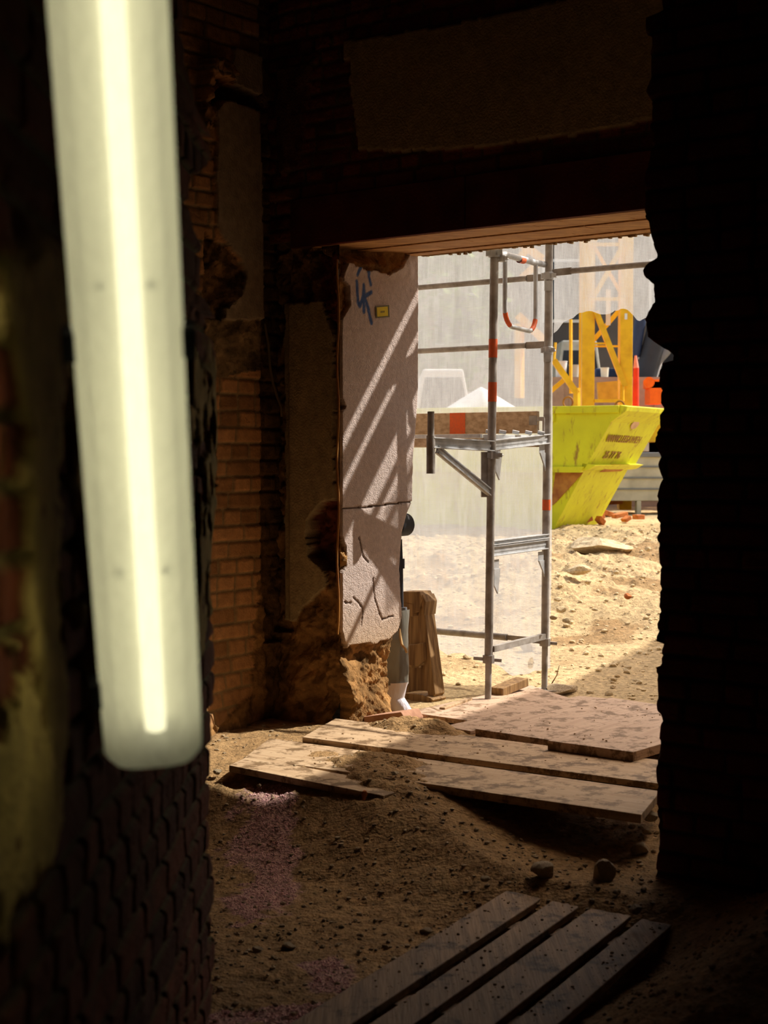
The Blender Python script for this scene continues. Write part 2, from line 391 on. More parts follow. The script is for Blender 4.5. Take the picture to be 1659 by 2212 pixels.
C = C * (1 + 0.5 * tone)[..., None]
d, e, r = cells(GX * 30, GY * 30, 4)
C = C * (1 + 0.25 * ((r - 0.5) * (d < 0.4)))[..., None]
dkp = sstep(0.02, 0.16, fbm(GX * 2.3, GY * 2.3, 95, 6, 0.6)) * sstep(9.5, 11.5, GY) * (1 - sstep(17, 19, GY)) * 0.7
C = lerp3(C, np.broadcast_to(np.array(S(132, 100, 62)), C.shape), dkp)
pale = sstep(0.1, 0.3, fbm(GX * 5, GY * 5, 91, 5)) * (GV < 6.5) * 0.35
C = lerp3(C, np.broadcast_to(np.array(S(176, 146, 104)), C.shape), pale)
pk = pink_mask(GX, GY)
C = lerp3(C, np.broadcast_to(np.array(S(206, 166, 158)), C.shape), pk * 0.7)
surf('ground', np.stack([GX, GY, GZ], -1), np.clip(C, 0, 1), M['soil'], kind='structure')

# ------------------------------------------------------------------ DOORWAY WALL
US, UJ, VI, VO = -5.71, -5.26, 6.305, 6.975     # side wall, jamb, inner and outer face
ZS = 2.56                                       # soffit
def poly_on(fn, pts, coord):                    # pixel outline -> wall coordinates
    o = []
    for px, py in pts:
        p = fn(px, py); u, v = uv_of(p); o.append(((u if coord == 'u' else v), p.z))
    return o
PL_D = np.array(S(176, 158, 122)); PL_P = np.array(S(206, 188, 180)); RUB = np.array(S(152, 114, 70)); MORT = np.array(S(160, 134, 96)); BR = np.array(S(194, 144, 96)); BRD = np.array(S(120, 64, 42))
def rubble(s, z, seed):
    d, e, r = cells(s * 13 + 0.6 * fbm(s * 9, z * 9, seed), z * 18 + 0.6 * fbm(s * 9, z * 9, seed + 1), seed)
    h = 0.02 * (0.5 - d) * r + 0.13 * fbm(s * 8, z * 8, seed + 2, 7, 0.62)
    c = np.clip(0.8 + 0.6 * (r - 0.5) + 1.3 * fbm(s * 16, z * 16, seed + 4, 6, 0.6), 0.3, 1.6)
    return h, c
# inner face, left of the opening
zz = np.arange(-0.6, 2.63, 0.008); uu = np.linspace(US - 0.12, UJ, 75)
Ug, Zg = np.meshgrid(uu, zz)
jit = 0.035 * fbm(Ug * 14, Zg * 14, 5, 5, 0.6); jit2 = 0.05 * fbm(Ug * 10, Zg * 10, 6, 5, 0.6)
fv = lambda px, py: at_v(px, py, VI)
plm = poly_on(fv, [(606, 655), (700, 650), (722, 720), (726, 1085), (690, 1090), (668, 1130), (668, 1190), (705, 1232), (715, 1262), (660, 1310), (640, 1345), (606, 1340)], 'u')
hole = poly_on(fv, [(690, 1088), (735, 1080), (738, 1235), (700, 1230), (668, 1195), (668, 1125)], 'u')
topz = poly_on(fv, [(680, 545), (740, 545), (745, 640), (735, 720), (715, 690), (690, 620)], 'u')
inp = inpoly(Ug + jit, Zg + jit2, plm)
rh, rc = rubble(Ug, Zg, 60)
h = np.where(inp, 0.018 + 0.004 * fbm(Ug * 12, Zg * 12, 9), rh - 0.02)
h = h - 0.06 * inpoly(Ug + jit, Zg + jit2, hole) + 0.02 * inpoly(Ug + jit, Zg, topz)
foot = sstep(0.42, -0.15, Zg)
h = h + foot * (0.05 + 0.10 * vnoise(Ug * 7, Zg * 7, 71)) * (Zg > -0.3)
h = h - 0.05 * sstep(-5.60, -5.66, Ug) * (Zg > 0.45)
mcol = np.where(inp[..., None], PL_D * (1 + 0.35 * fbm(Ug * 6, Zg * 3, 12))[..., None], RUB * rc[..., None])
dk = inpoly(Ug + jit, Zg + jit2, hole) | inpoly(Ug + jit, Zg, topz)
mcol = np.where(dk[..., None], BRD * rc[..., None], mcol)
Pw = uvz(Ug, VI - h, Zg)
surf('wall_doorway_face', Pw, np.clip(mcol, 0, 1), M['wall'], kind='structure')

# reveal (left jamb of the opening), facing +u
def vmax(z):      # broken outer edge of the jamb
    pts = [(897, 540), (897, 840), (886, 1000), (884, 1083), (872, 1110), (861, 1150), (856, 1230), (862, 1330), (852, 1370), (838, 1400), (835, 1560)]
    zs = []; vs = []
    for px, py in pts:
        p = at_u(px, py, UJ); zs.append(p.z); vs.append(uv_of(p)[1])
    return np.interp(z, zs[::-1], vs[::-1])
zz = np.arange(-0.35, 2.63, 0.007); ss = np.linspace(0, 1, 105)
Sg, Zg = np.meshgrid(ss, zz)
vm = vmax(Zg) + 0.012 * fbm(Zg * 9, Zg * 0 + 3, 13, 5, 0.7) * (Zg < 1.75)
Vg = VI + Sg * (vm - VI)
fu = lambda px, py: at_u(px, py, UJ)
PLR = poly_on(fu, [(744, 566), (760, 574), (800, 586), (830, 592), (852, 578), (868, 556), (900, 500), (910, 500), (910, 1083), (890, 1150), (880, 1330), (838, 1378), (800, 1392), (775, 1388), (745, 1400), (731, 1355), (731, 1240), (744, 1220), (742, 1180), (720, 1120), (720, 900), (742, 880), (724, 830), (724, 700), (752, 660), (748, 620), (736, 600)], 'v')
j1 = 0.022 * fbm(Vg * 18, Zg * 18, 15, 5, 0.6); j2 = 0.04 * fbm(Vg * 14, Zg * 14, 16, 5, 0.6)
inp = inpoly(Vg + j1, Zg + j2, PLR)
rh, rc = rubble(Vg, Zg, 90)
h = np.where(inp, 0.02 + 0.004 * fbm(Vg * 10, Zg * 10, 19) + 0.0035 * fbm(Vg * 60, Zg * 60, 20, 3), rh - 0.01)
low = sstep(0.36, -0.02, Zg)
h = h + low * (0.02 + 0.17 * vnoise(Vg * 5, Zg * 6, 31)) * sstep(VO, VI + 0.2, Vg)
top = sstep(2.40, 2.50, Zg)
h = h + top * sstep(0.97, 0.8, Sg) * (0.05 * vnoise(Vg * 14, Zg * 9, 32)) - 0.13 * sstep(2.46, 2.54, Zg) * sstep(0.9, 0.1, Sg)
cracks = [[(775, 1096), (800, 1094), (884, 1083)], [(735, 1098), (775, 1096)], [(757, 1290), (768, 1300), (778, 1315), (775, 1350)], [(800, 1250), (803, 1290), (812, 1320), (820, 1338), (843, 1330)],
          [(738, 1300), (752, 1302)], [(770, 1160), (778, 1200), (790, 1215)]]
cm = np.full(Vg.shape, 9.0)
for c in cracks: cm = np.minimum(cm, polydist(Vg + 0.2 * j1, Zg + 0.2 * j2, poly_on(fu, c, 'v')))
h = h - 0.010 * (cm < 0.0045) * inp
pcol = PL_P * (1 + 0.12 * fbm(Vg * 5, Zg * 5, 21))[..., None]
warm = sstep(0.75, 0.25, Zg)
pcol = lerp3(pcol, np.broadcast_to(np.array(S(198, 166, 124)), pcol.shape), warm * 0.8)
pcol = np.where((cm < 0.004)[..., None], np.array(S(90, 66, 46)), pcol)
def px4(l): return [(430 + x / 3.318, 520 + y / 3.318) for x, y in l]
graf = [px4([(1135, 165), (1115, 245)]), px4([(1160, 165), (1190, 230), (1210, 315)]), px4([(1110, 295), (1117, 440), (1132, 470), (1155, 400), (1160, 330)]),
        px4([(1160, 320), (1162, 510)]), px4([(1215, 372), (1165, 402), (1190, 480), (1215, 590)])]
gm = np.full(Vg.shape, 9.0)
for g in graf: gm = np.minimum(gm, polydist(Vg, Zg, poly_on(fu, g, 'v')))
gf = sstep(0.016, 0.008, gm + 0.006 * fbm(Vg * 50, Zg * 50, 33, 3))
pcol = lerp3(pcol, np.broadcast_to(np.array(S(40, 92, 158)), pcol.shape), gf * 0.9)
mcol = np.where(inp[..., None], pcol, (RUB * 1.15) * rc[..., None])
Pr = uvz(UJ + h, Vg, Zg)
ext1 = uvz(UJ - 0.10 + 0 * vm[:, -1:], vm[:, -1:] - 0.0, Zg[:, -1:]); ext2 = uvz(UJ - 0.9 + 0 * vm[:, -1:], vm[:, -1:], Zg[:, -1:])
front = uvz(UJ - 0.0 + 0 * vm[:, :1], VI + 0.0 * vm[:, :1], Zg[:, :1])
Pr = np.concatenate([front, Pr, ext1, ext2], 1); mcol = np.concatenate([mcol[:, :1], mcol, mcol[:, -1:], mcol[:, -1:]], 1)
surf('wall_doorway_reveal', Pr, np.clip(mcol, 0, 1), M['plaster'], kind='structure')

# inner face above the opening
zz = np.arange(2.60, 4.15, 0.012); uu = np.arange(US - 0.1, -2.6, 0.012)
Ug, Zg = np.meshgrid(uu, zz)
PT = poly_on(fv, [(745, 92), (840, 78), (985, 50), (1030, 40), (1230, 2), (1260, -60), (1600, -60), (1600, 255), (1405, 262), (1330, 280), (1180, 300), (1060, 318), (950, 325), (780, 325), (772, 260), (762, 200), (760, 130), (748, 130)], 'u')
PT2 = poly_on(fv, [(600, 150), (680, 130), (660, 240), (655, 360), (610, 375), (600, 300)], 'u')
j1 = 0.03 * fbm(Ug * 12, Zg * 12, 25, 5, 0.6); j2 = 0.04 * fbm(Ug * 10, Zg * 10, 26, 5, 0.6)
inp = inpoly(Ug + j1, Zg + j2, PT); in2 = inpoly(Ug + j1, Zg + j2, PT2)
mo, br = bricks(Ug, Zg - 2.83, 3, 0.078, 0.26)
rh, rc = rubble(Ug, Zg, 44)
h = np.where(inp, 0.025 + 0.004 * fbm(Ug * 8, Zg * 8, 2), np.where(in2, 0.02, -0.008 * mo + 0.3 * rh))
mcol = np.where(inp[..., None], PL_D * 1.05 * (1 + 0.25 * fbm(Ug * 3, Zg * 3, 28))[..., None], lerp3(BRD * (0.7 + 0.9 * br)[..., None], np.broadcast_to(MORT * 0.35, Ug.shape + (3,)), mo))
mcol = np.where((in2 & ~inp)[..., None], np.array(S(120, 80, 62)) * rc[..., None], mcol)
crs = (Zg > 2.835) & (Zg < 2.905) & ~inp
mcol = np.where((crs & (br > 0.25))[..., None] & (mo < 0.5)[..., None], np.array(S(150, 92, 56)), mcol)
surf('wall_above_doorway', uvz(Ug, VI - h, Zg), np.clip(mcol, 0, 1), M['wall'], kind='structure')
# solid cores, outer face and right jamb
b = MB(); b.box(W(US - 3.5, VI + 0.16, -0.8), W(3.0 - 0.12, 0, 0) - W(0, 0, 0), W(0, 0.40, 0), (0, 0, 3.4)); struct(b.build('wall_doorway_left_core', M['dark']))
b = MB(); b.box(W(US - 3.5, VI + 0.10, 2.66), W(12.2, 0, 0), W(0, 0.565, 0), (0, 0, 3.8)); struct(b.build('wall_doorway_lintel_core', M['dark']))
b = MB(); b.box(W(-2.9, VI + 0.0, -0.8), W(6.2, 0, 0), W(0, 0.66, 0), (0, 0, 3.6)); struct(b.build('wall_doorway_right_core', M['dark']))
b = MB(); b.box(W(US - 3.5, VO + 0.0, -0.6), W(3.35, 0), W(0, 0.03), (0, 0, 3.2)); struct(b.build('wall_outside_left_render', M['facade']))
b = MB(); b.box(W(US - 3.5, VO + 0.0, 2.66), W(12.2, 0), W(0, 0.03), (0, 0, 3.8)); struct(b.build('wall_outside_upper_render', M['facade']))
b = MB(); b.box(W(-2.9, VO + 0.0, -0.6), W(6.2, 0), W(0, 0.03), (0, 0, 3.2)); struct(b.build('wall_outside_right_render', M['facade']))
# lintel beam: face plate and boarded soffit
lb = thing('lintel_beam', 'dark red-brown lintel beam with boarded underside spanning the doorway', 'beam', W(-4.3, VI, ZS))
b = MB(); ends = [(-5.58, -4.42), (-4.415, -2.7)]
for a, c in ends: b.box(W(a, VI - 0.035, ZS), W(c - a, 0), W(0, 0.028), (0, 0, 0.265))
b.build('face_board', M['redbeam'], lb, bevel=0.004)
vs_ = [VI - 0.006]; 
wds = [0.075, 0.10, 0.085, 0.11, 0.075, 0.10, 0.085, 0.045]
for k, wd in enumerate(wds):
    v0 = vs_[-1]; vs_.append(v0 + wd); a = -5.44 + 0.0 * k
    cuts = [a, -4.9 + 0.27 * ((k * 3) % 4), -3.9 + 0.3 * ((k * 2) % 3), -2.7]
    b = MB()
    for i in range(3): b.box(W(cuts[i], v0, ZS + 0.003 * (k % 3) - 0.002), W(cuts[i + 1] - cuts[i] - 0.004, 0), W(0, wd - 0.008), (0, 0, 0.05))
    b.build('soffit_board', M['soffit'], lb, bevel=0.003)
# front strip of the soffit belongs to the face; ragged mortar hanging from its back edge
b = MB()
for i in range(150):
    u0 = -5.2 + i * 0.0145; hh = 0.003 + 0.014 * rnd.random() ** 4
    b.box(W(u0, VO - 0.02, ZS - hh), W(0.0146, 0), W(0, 0.02), (0, 0, hh + 0.03))
b.build('mortar_edge', M['rock'], lb)
# rusty corner bead on the jamb's inner arris
b = MB(); pts = [at_v(730 + 2 * math.sin(y * 0.03), y, VI - 0.03) for y in range(560, 1400, 30)]
b.tube(pts, 0.006, 6)
struct(b.build('trim_corner_bead', M['rust']))

# ------------------------------------------------------------------ SIDE WALL (brick, left of the doorway)
zz = np.arange(-0.7, 4.15, 0.0085); vv = np.arange(4.2, VI + 0.12, 0.0085)
Vg, Zg = np.meshgrid(vv, zz)
fs = lambda px, py: at_u(px, py, US)
CP = poly_on(fs, [(462, 240), (480, 218), (520, 222), (555, 238), (562, 400), (566, 690), (478, 692), (482, 665), (500, 652), (520, 640), (528, 585), (516, 560), (500, 545), (480, 515), (465, 490), (462, 380), (468, 300)], 'v')
CP2 = poly_on(fs, [(500, 102), (560, 118), (598, 165), (596, 215), (548, 205), (505, 190), (495, 150)], 'v')
SHADE_SLOT = poly_on(fs, [(440, 165), (500, 185), (580, 215), (590, 240), (555, 240), (480, 215), (455, 235), (430, 230)], 'v')
SCR = poly_on(fs, [(440, 690), (566, 690), (566, 800), (470, 815), (440, 800)], 'v')
RB = poly_on(fs, [(440, 500), (500, 545), (528, 585), (520, 640), (478, 692), (440, 692)], 'v')
LOW = poly_on(fs, [(560, 1260), (620, 1200), (620, 1700), (400, 1800), (400, 1600), (540, 1500), (545, 1400)], 'v')
j1 = 0.03 * fbm(Vg * 14, Zg * 14, 35, 5, 0.6); j2 = 0.03 * fbm(Vg * 12, Zg * 12, 36, 5, 0.6)
mo, br = bricks(Vg, Zg, 12)
rh, rc = rubble(Vg, Zg, 101)
cp = inpoly(Vg + j1 * 0.5, Zg + j2, CP); cp2 = inpoly(Vg + j1, Zg + j2, CP2); shade_slot = inpoly(Vg + j1 * 0.5, Zg + j2 * 0.5, SHADE_SLOT)
scr = inpoly(Vg, Zg + j2, SCR); rb = inpoly(Vg + j1, Zg + j2, RB)
lowz = inpoly(Vg + 3 * j1, Zg + 2 * j2, LOW) | (Zg + 2 * j2 < 0.02)
chan = sstep(VI - 0.135, VI - 0.115, Vg + 0.4 * j1)
h = -0.010 * mo + 0.010 * (br - 0.5) + 0.006 * fbm(Vg * 20, Zg * 20, 37)
h = np.where(lowz, h * 0.3 + rh * 0.8 + 0.01, h)
h = np.where(rb, rh - 0.01, h); h = np.where(scr, 0.004 + 0.5 * rh, h)
h = np.where(cp | cp2, 0.022 + 0.003 * fbm(Vg * 8, Zg * 8, 3), h)
h = np.where(shade_slot, -0.07, h)
h = h - 0.055 * chan * (~cp) * (Zg > 0.4)
base = sstep(0.45, -0.18, Zg); h = h + 0.30 * base * sstep(6.25, 5.0, Vg)
h = h + 0.05 * inpoly(Vg, Zg, poly_on(fs, [(430, 130), (470, 130), (500, 165), (460, 200), (430, 290), (415, 290)], 'v')) * (1 + rc)
colb = lerp3(BR * (0.62 + 0.62 * br)[..., None], np.broadcast_to(MORT * 1.0, Vg.shape + (3,)), mo)
mcol = colb
mcol = np.where(lowz[..., None], RUB * 1.05 * rc[..., None], mcol)
mcol = np.where(rb[..., None], RUB * 0.75 * rc[..., None], mcol)
mcol = np.where(scr[..., None], MORT * 0.85 * rc[..., None], mcol)
mcol = np.where((cp | cp2)[..., None], np.array(S(176, 156, 128)) * (1 + 0.2 * fbm(Vg * 4, Zg * 4, 39))[..., None], mcol)
mcol = np.where(shade_slot[..., None], BRD * 0.6, mcol)  # shadow under the cornice put into the wall colour
mcol = np.where((chan > 0.5)[..., None] & (~cp)[..., None], RUB * 0.6 * rc[..., None], mcol)
surf('wall_left', uvz(US + h, Vg, Zg), np.clip(mcol, 0, 1), M['wall'], kind='structure')
b = MB(); b.box(W(US - 0.5, -3.3, -0.9), W(0.33, 0), W(0, 9.7), (0, 0, 5.2)); struct(b.build('wall_left_core', M['dark']))

# ------------------------------------------------------------------ RIGHT PARTITION WALL (near, with a broken edge)
VR = 5.02
EDGE = [(1436, -60), (1432, 0), (1430, 25), (1397, 35), (1395, 75), (1410, 80), (1412, 100), (1405, 115), (1405, 180), (1397, 198), (1402, 205), (1410, 230), (1408, 262), (1400, 270), (1412, 298), (1408, 310),
        (1402, 340), (1395, 375), (1393, 400), (1393, 460), (1400, 490), (1408, 520), (1418, 545), (1415, 560), (1397, 570), (1390, 585), (1395, 600), (1415, 615), (1415, 640), (1408, 665), (1400, 675),
        (1394, 690), (1396, 725), (1412, 738), (1425, 750), (1440, 755), (1455, 766), (1453, 780), (1430, 783), (1427, 800), (1425, 830), (1428, 850), (1425, 868), (1435, 882), (1428, 890), (1427, 925),
        (1415, 935), (1413, 960), (1422, 970), (1425, 990), (1420, 1005), (1427, 1030), (1420, 1060), (1416, 1085), (1417, 1120), (1427, 1145), (1420, 1160), (1425, 1200), (1425, 1340), (1420, 1345),
        (1420, 1385), (1435, 1390), (1435, 1400), (1428, 1401), (1430, 1437), (1418, 1440), (1418, 1535), (1430, 1545), (1424, 1590), (1418, 1650), (1421, 1700), (1422, 1780), (1420, 1830), (1417, 1880), (1413, 1930), (1412, 1985), (1412, 2060)]
ez = []; eu_ = []
for px, py in EDGE:
    p = at_v(px, py, VR); ez.append(p.z); eu_.append(uv_of(p)[0])
zz = np.arange(-0.5, 4.15, 0.009); tt = np.concatenate([np.arange(0, 0.95, 0.011), np.arange(0.95, 6.2, 0.25)])
Tg, Zg = np.meshgrid(tt, zz)
ue = np.interp(Zg, ez[::-1], eu_[::-1]) + 0.008 * fbm(Zg * 22, Zg * 0, 61, 4, 0.7)
Ug = ue + Tg
mo, br = bricks(Ug, Zg + 0.03, 22, 0.081, 0.27)
h = -0.012 * mo + 0.012 * (br - 0.5) + 0.03 * fbm(Ug * 7, Zg * 7, 62)
colr = lerp3(np.array(S(110, 56, 40)) * (0.7 + 0.6 * br)[..., None], np.broadcast_to(np.array(S(60, 48, 36)), Ug.shape + (3,)), mo)
Pp = uvz(Ug, VR - h, Zg)
back = uvz(ue[:, :1] + 0.02, VR + 0.30 + 0 * ue[:, :1], Zg[:, :1]); back2 = uvz(ue[:, :1] + 6.0, VR + 0.30 + 0 * ue[:, :1], Zg[:, :1])
Pp = np.concatenate([back2, back, Pp], 1); lightc = np.broadcast_to(np.array(S(190, 170, 138)), colr[:, :1].shape); colr = np.concatenate([lightc, lightc, colr], 1)
surf('wall_right', Pp, np.clip(colr, 0, 1), M['wall'], kind='structure')

# ------------------------------------------------------------------ NEAR LEFT WALL (beside the lamp)
XL = -0.405
LE = [(405, -80), (405, 60), (412, 150), (421, 237), (440, 262), (456, 275), (469, 300), (469, 345), (440, 372), (422, 395), (420, 440), (424, 480), (429, 500), (448, 528), (444, 560), (443, 590), (446, 640), (446, 677), (462, 684), (477, 690), (478, 767), (467, 809),
      (469, 900), (469, 1014), (474, 1035), (473, 1080), (465, 1102), (458, 1180), (455, 1240), (457, 1305), (470, 1352), (474, 1400), (477, 1470), (473, 1495), (465, 1558), (463, 1650), (463, 1716), (461, 1780), (462, 1840), (476, 1900), (477, 2020), (460, 2050), (459, 2260)]
ez = []; ey = []
for px, py in LE:
    p = at_x(px, py, XL); ez.append(p.z); ey.append(p.y)
o_ = np.argsort(ez); ez = np.array(ez)[o_]; ey = np.array(ey)[o_]
zz = np.arange(-0.6, 3.6, 0.0075); tt = np.concatenate([np.arange(0, 2.45, 0.0085), np.arange(2.45, 6.0, 0.2)])
Tg, Zg = np.meshgrid(tt, zz)
Yg = np.interp(Zg, ez, ey) - Tg
mo, br = bricks(Yg, Zg, 33, 0.082, 0.27)
rh, rc = rubble(Yg, Zg, 131)
pf = fbm(Yg * 2.6, Zg * 2.6, 140, 6, 0.6)
zj = Zg + 0.5 * pf; pl_lit = sstep(0.0, 0.03, fbm(Yg * 6, Zg * 5, 177, 6, 0.6) + 0.045) * sstep(1.00, 1.03, zj) * sstep(1.66, 1.60, zj)  # pool of lamplight put into the colour: pale plaster here, dark brick elsewhere
h = (1 - pl_lit) * (-0.012 * mo + 0.12 * rh - 0.012) + pl_lit * (0.006 * fbm(Yg * 10, Zg * 10, 141))
colp = np.array(S(196, 170, 100)) * (1 + 0.6 * fbm(Yg * 9, Zg * 9, 143, 5))[..., None]
colk = lerp3(np.array(S(122, 62, 36)) * (0.6 + 0.7 * br)[..., None], np.broadcast_to(np.array(S(110, 96, 56)), Yg.shape + (3,)), mo)
cl = lerp3(colk, colp, pl_lit)
specks = sstep(0.22, 0.3, fbm(Yg * 22, Zg * 22, 150, 4)); cl = lerp3(cl, np.broadcast_to(np.array(S(96, 54, 26)), cl.shape), specks * 0.8)
P0 = np.stack([XL + h * 1.0, Yg, Zg], -1)
e1 = np.stack([XL - 0.34 + 0 * Yg[:, :1], Yg[:, :1] - 0.03, Zg[:, :1]], -1); e2 = np.stack([XL - 0.34 + 0 * Yg[:, :1], Yg[:, :1] - 6.0, Zg[:, :1]], -1)
surf('wall_near_left', np.concatenate([e2, e1, P0], 1), np.clip(np.concatenate([cl[:, :1], cl[:, :1], cl], 1), 0, 1), M['wall'], kind='structure')

# rest of the shell: ceiling and unseen walls keep daylight out
b = MB(); b.box(W(US - 0.4, -3.4, 3.98), W(9.2, 0), W(0, 10.1), (0, 0, 0.3)); struct(b.build('ceiling', M['dark']))
b = MB(); b.box(W(US - 0.4, -3.6, -0.9), W(9.2, 0), W(0, 0.3), (0, 0, 5.1)); struct(b.build('wall_back', M['dark']))
b = MB(); b.box(W(3.2, -3.6, -0.9), W(0.3, 0), W(0, 10.4), (0, 0, 5.1)); struct(b.build('wall_far_right', M['dark']))
# unseen block added outside, right of the doorway, shaped to shade the threshold
b = MB(); b.prism([W(-1.55, 8.6, -0.6), W(3.0, 8.6, -0.6), W(3.0, 18, -0.6), W(-3.45, 18, -0.6), W(-1.79, 9.67, -0.6)], (0, 0, 5.9)); struct(b.build('outside_shade_block', M['facade']))

# ------------------------------------------------------------------ FLUORESCENT LAMP
def mat_tube():
    m, t, b = newmat('glowing_fluorescent_tube'); b.inputs['Base Color'].default_value = (1, 1, 1, 1)
    b.inputs['Emission Color'].default_value = (1.0, 0.93, 0.62, 1); b.inputs['Emission Strength'].default_value = 2.3; return m
def mat_diffuser():
    m = bpy.data.materials.new('ribbed_acrylic_diffuser'); m.use_nodes = True; t = m.node_tree; N = t.nodes; L = t.links; N.clear()
    out = N.new('ShaderNodeOutputMaterial'); tr = N.new('ShaderNodeBsdfTransparent'); tl = N.new('ShaderNodeBsdfTranslucent'); gl = N.new('ShaderNodeBsdfDiffuse')
    tl.inputs[0].default_value = (0.93, 0.94, 0.86, 1); gl.inputs[0].default_value = (0.85, 0.85, 0.75, 1); tr.inputs[0].default_value = (0.95, 0.95, 0.9, 1)
    n = N.new('ShaderNodeTexNoise'); n.inputs['Scale'].default_value = 4; tc = N.new('ShaderNodeTexCoord'); mp = N.new('ShaderNodeMapping'); mp.inputs['Scale'].default_value = (30, 30, 0.3)
    L.new(tc.outputs['Object'], mp.inputs[0]); L.new(mp.outputs[0], n.inputs[0])
    mr = N.new('ShaderNodeMapRange'); mr.inputs[3].default_value = 0.50; mr.inputs[4].default_value = 0.72; L.new(n.outputs[0], mr.inputs[0])
    a = N.new('ShaderNodeMixShader'); a.inputs[0].default_value = 0.75; L.new(gl.outputs[0], a.inputs[1]); L.new(tl.outputs[0], a.inputs[2])
    b = N.new('ShaderNodeMixShader'); L.new(mr.outputs[0], b.inputs[0]); L.new(tr.outputs[0], b.inputs[1]); L.new(a.outputs[0], b.inputs[2])
    L.new(b.outputs[0], out.inputs[0]); return m
pA = at_y(333, 1640, 1.86); pB = at_y(233, 0, 1.52); ax = (pB - pA).normalized(); Ltot = 1.56
view = (Vector((0, 0, EYE)) - (pA + pB) / 2).normalized(); nrm = (view - ax * view.dot(ax)).normalized(); sid = ax.cross(nrm).normalized()
if sid.x < 0: sid = -sid
def LP(a, s, n): return pA + ax * a + sid * s + nrm * n
lamp = thing('fluorescent_lamp', 'long lit waterproof fluorescent lamp tilted upright before the dark left wall', 'lamp', pA)
HW = 0.058
def rounded(a0, a1, hw, r, n, k=6):
    pts = []
    for cx, cy, st in ((a1 - r, hw - r, 0), (a1 - r, -(hw - r), -90), (a0 + r, -(hw - r), -180), (a0 + r, hw - r, -270)):
        for i in range(k + 1):
            t = R(st + 90 - 90 * i / k); pts.append((cx + r * math.cos(t), cy + r * math.sin(t)))
    return [LP(x, y, n) for x, y in pts]
def loft(b, loops, cap0=True, cap1=True):
    n = len(loops[0]); fs = []
    for i in range(len(loops) - 1): fs += [(i * n + k, i * n + (k + 1) % n, (i + 1) * n + (k + 1) % n, (i + 1) * n + k) for k in range(n)]
    if cap0: fs.append(tuple(range(n))[::-1])
    if cap1: fs.append(tuple((len(loops) - 1) * n + k for k in range(n)))
    return b.add([v for l in loops for v in l], fs)
b = loft(MB(), [rounded(0.01, Ltot - 0.01, HW * 0.86, 0.02, -0.045), rounded(0, Ltot, HW * 0.97, 0.024, -0.025), rounded(0, Ltot, HW, 0.024, -0.006), rounded(0.004, Ltot - 0.004, HW - 0.004, 0.022, -0.006), rounded(0.006, Ltot - .006, HW - 0.005, 0.02, -0.022)])
b.build('housing', plain('grey_lamp_housing', S(150, 146, 128)), lamp, smooth=True)
b = loft(MB(), [rounded(0.03, Ltot - 0.03, HW - 0.016, 0.01, -0.020), rounded(0.03, Ltot - 0.03, HW - 0.016, 0.01, -0.012)])
b.build('reflector', plain('white_gear_tray', S(236, 236, 226)), lamp)
b = loft(MB(), [rounded(0.0, Ltot, HW + 0.001, 0.025, -0.006), rounded(0.0, Ltot, HW + 0.001, 0.025, 0.006), rounded(0.004, Ltot - 0.004, HW - 0.006, 0.024, 0.022), rounded(0.012, Ltot - 0.012, HW - 0.018, 0.022, 0.036), rounded(0.03, Ltot - 0.03, HW - 0.036, 0.016, 0.043)], cap0=False)
dif = b.build('diffuser', mat_diffuser(), lamp, smooth=True)
b = MB(); b.tube([LP(0.050, 0.004, 0.006), LP(Ltot - 0.05, 0.004, 0.006)], 0.013, 20)
b.build('tube', mat_tube(), lamp, smooth=True)
for a in (0.038, Ltot - 0.05):
    b = MB(); b.box(LP(a - 0.006, -0.010, -0.012), ax * 0.018, sid * 0.030, nrm * 0.024); b.build('lamp_holder', M['grey'], lamp, bevel=0.002)
def a_at(py):
    lo, hi = 0.0, Ltot
    for _ in range(40):
        m_ = (lo + hi) / 2; q = LP(m_, 0, 0); d_ = q - Vector((0, 0, EYE)); yy = 1106 - F * (d_.z * _c + d_.y * _s) / (d_.y * _c - d_.z * _s)
        if yy > py: lo = m_
        else: hi = m_
    return lo
for a in (a_at(1492), a_at(748), 1.28):
    for s in (-1, 1):
        if s == 1 and a < 0.3: continue
        b = MB(); b.box(LP(a - 0.012, s * (HW + 0.006) - 0.007, -0.018), ax * 0.034, sid * 0.014, nrm * 0.034)
        b.build('clip', M['black'], lamp, bevel=0.002)
for a in (a_at(1242), a_at(622)):
    for s in (-0.026, 0.026):
        b = MB(); b.tube([LP(a, s, -0.012), LP(a, s, -0.004)], 0.004, 8); b.build('screw', M['darkgrey'], lamp)
# hanging wire up to the ceiling
b = MB(); topc = LP(Ltot - 0.02, 0, -0.03); b.tube([topc, Vector((topc.x, topc.y, 3.99))], 0.002, 6)
b.build('suspension_wire', M['darkgrey'], lamp)

# ------------------------------------------------------------------ BOARDS ON THE FLOOR
def panel(name, label, cat, pts, zt, th, m, group=None, axis_along=None):
    """flat board: 4 plan corners (u, v), top height (one or four), thickness; object axes follow its long side"""
    zs = zt if isinstance(zt, (list, tuple)) else [zt] * 4
    P = [W(u, v, z) for (u, v), z in zip(pts, zs)]
    o0 = sum(P, Vector()) / 4; e = (P[1] - P[0]).normalized(); ang = math.atan2(e.y, e.x); Rm = Matrix.Rotation(-ang, 3, 'Z')
    L_ = [Rm @ (p - o0) for p in P]
    b = MB(); b.add(L_ + [l - Vector((0, 0, th)) for l in L_], [(0, 1, 2, 3), (7, 6, 5, 4), (0, 4, 5, 1), (1, 5, 6, 2), (2, 6, 7, 3), (3, 7, 4, 0)])
    ob = b.build(name, m, None, bevel=0.003); ob.location = o0; ob.rotation_euler = (0, 0, ang)
    return tag(ob, label, cat, group)
G1 = None
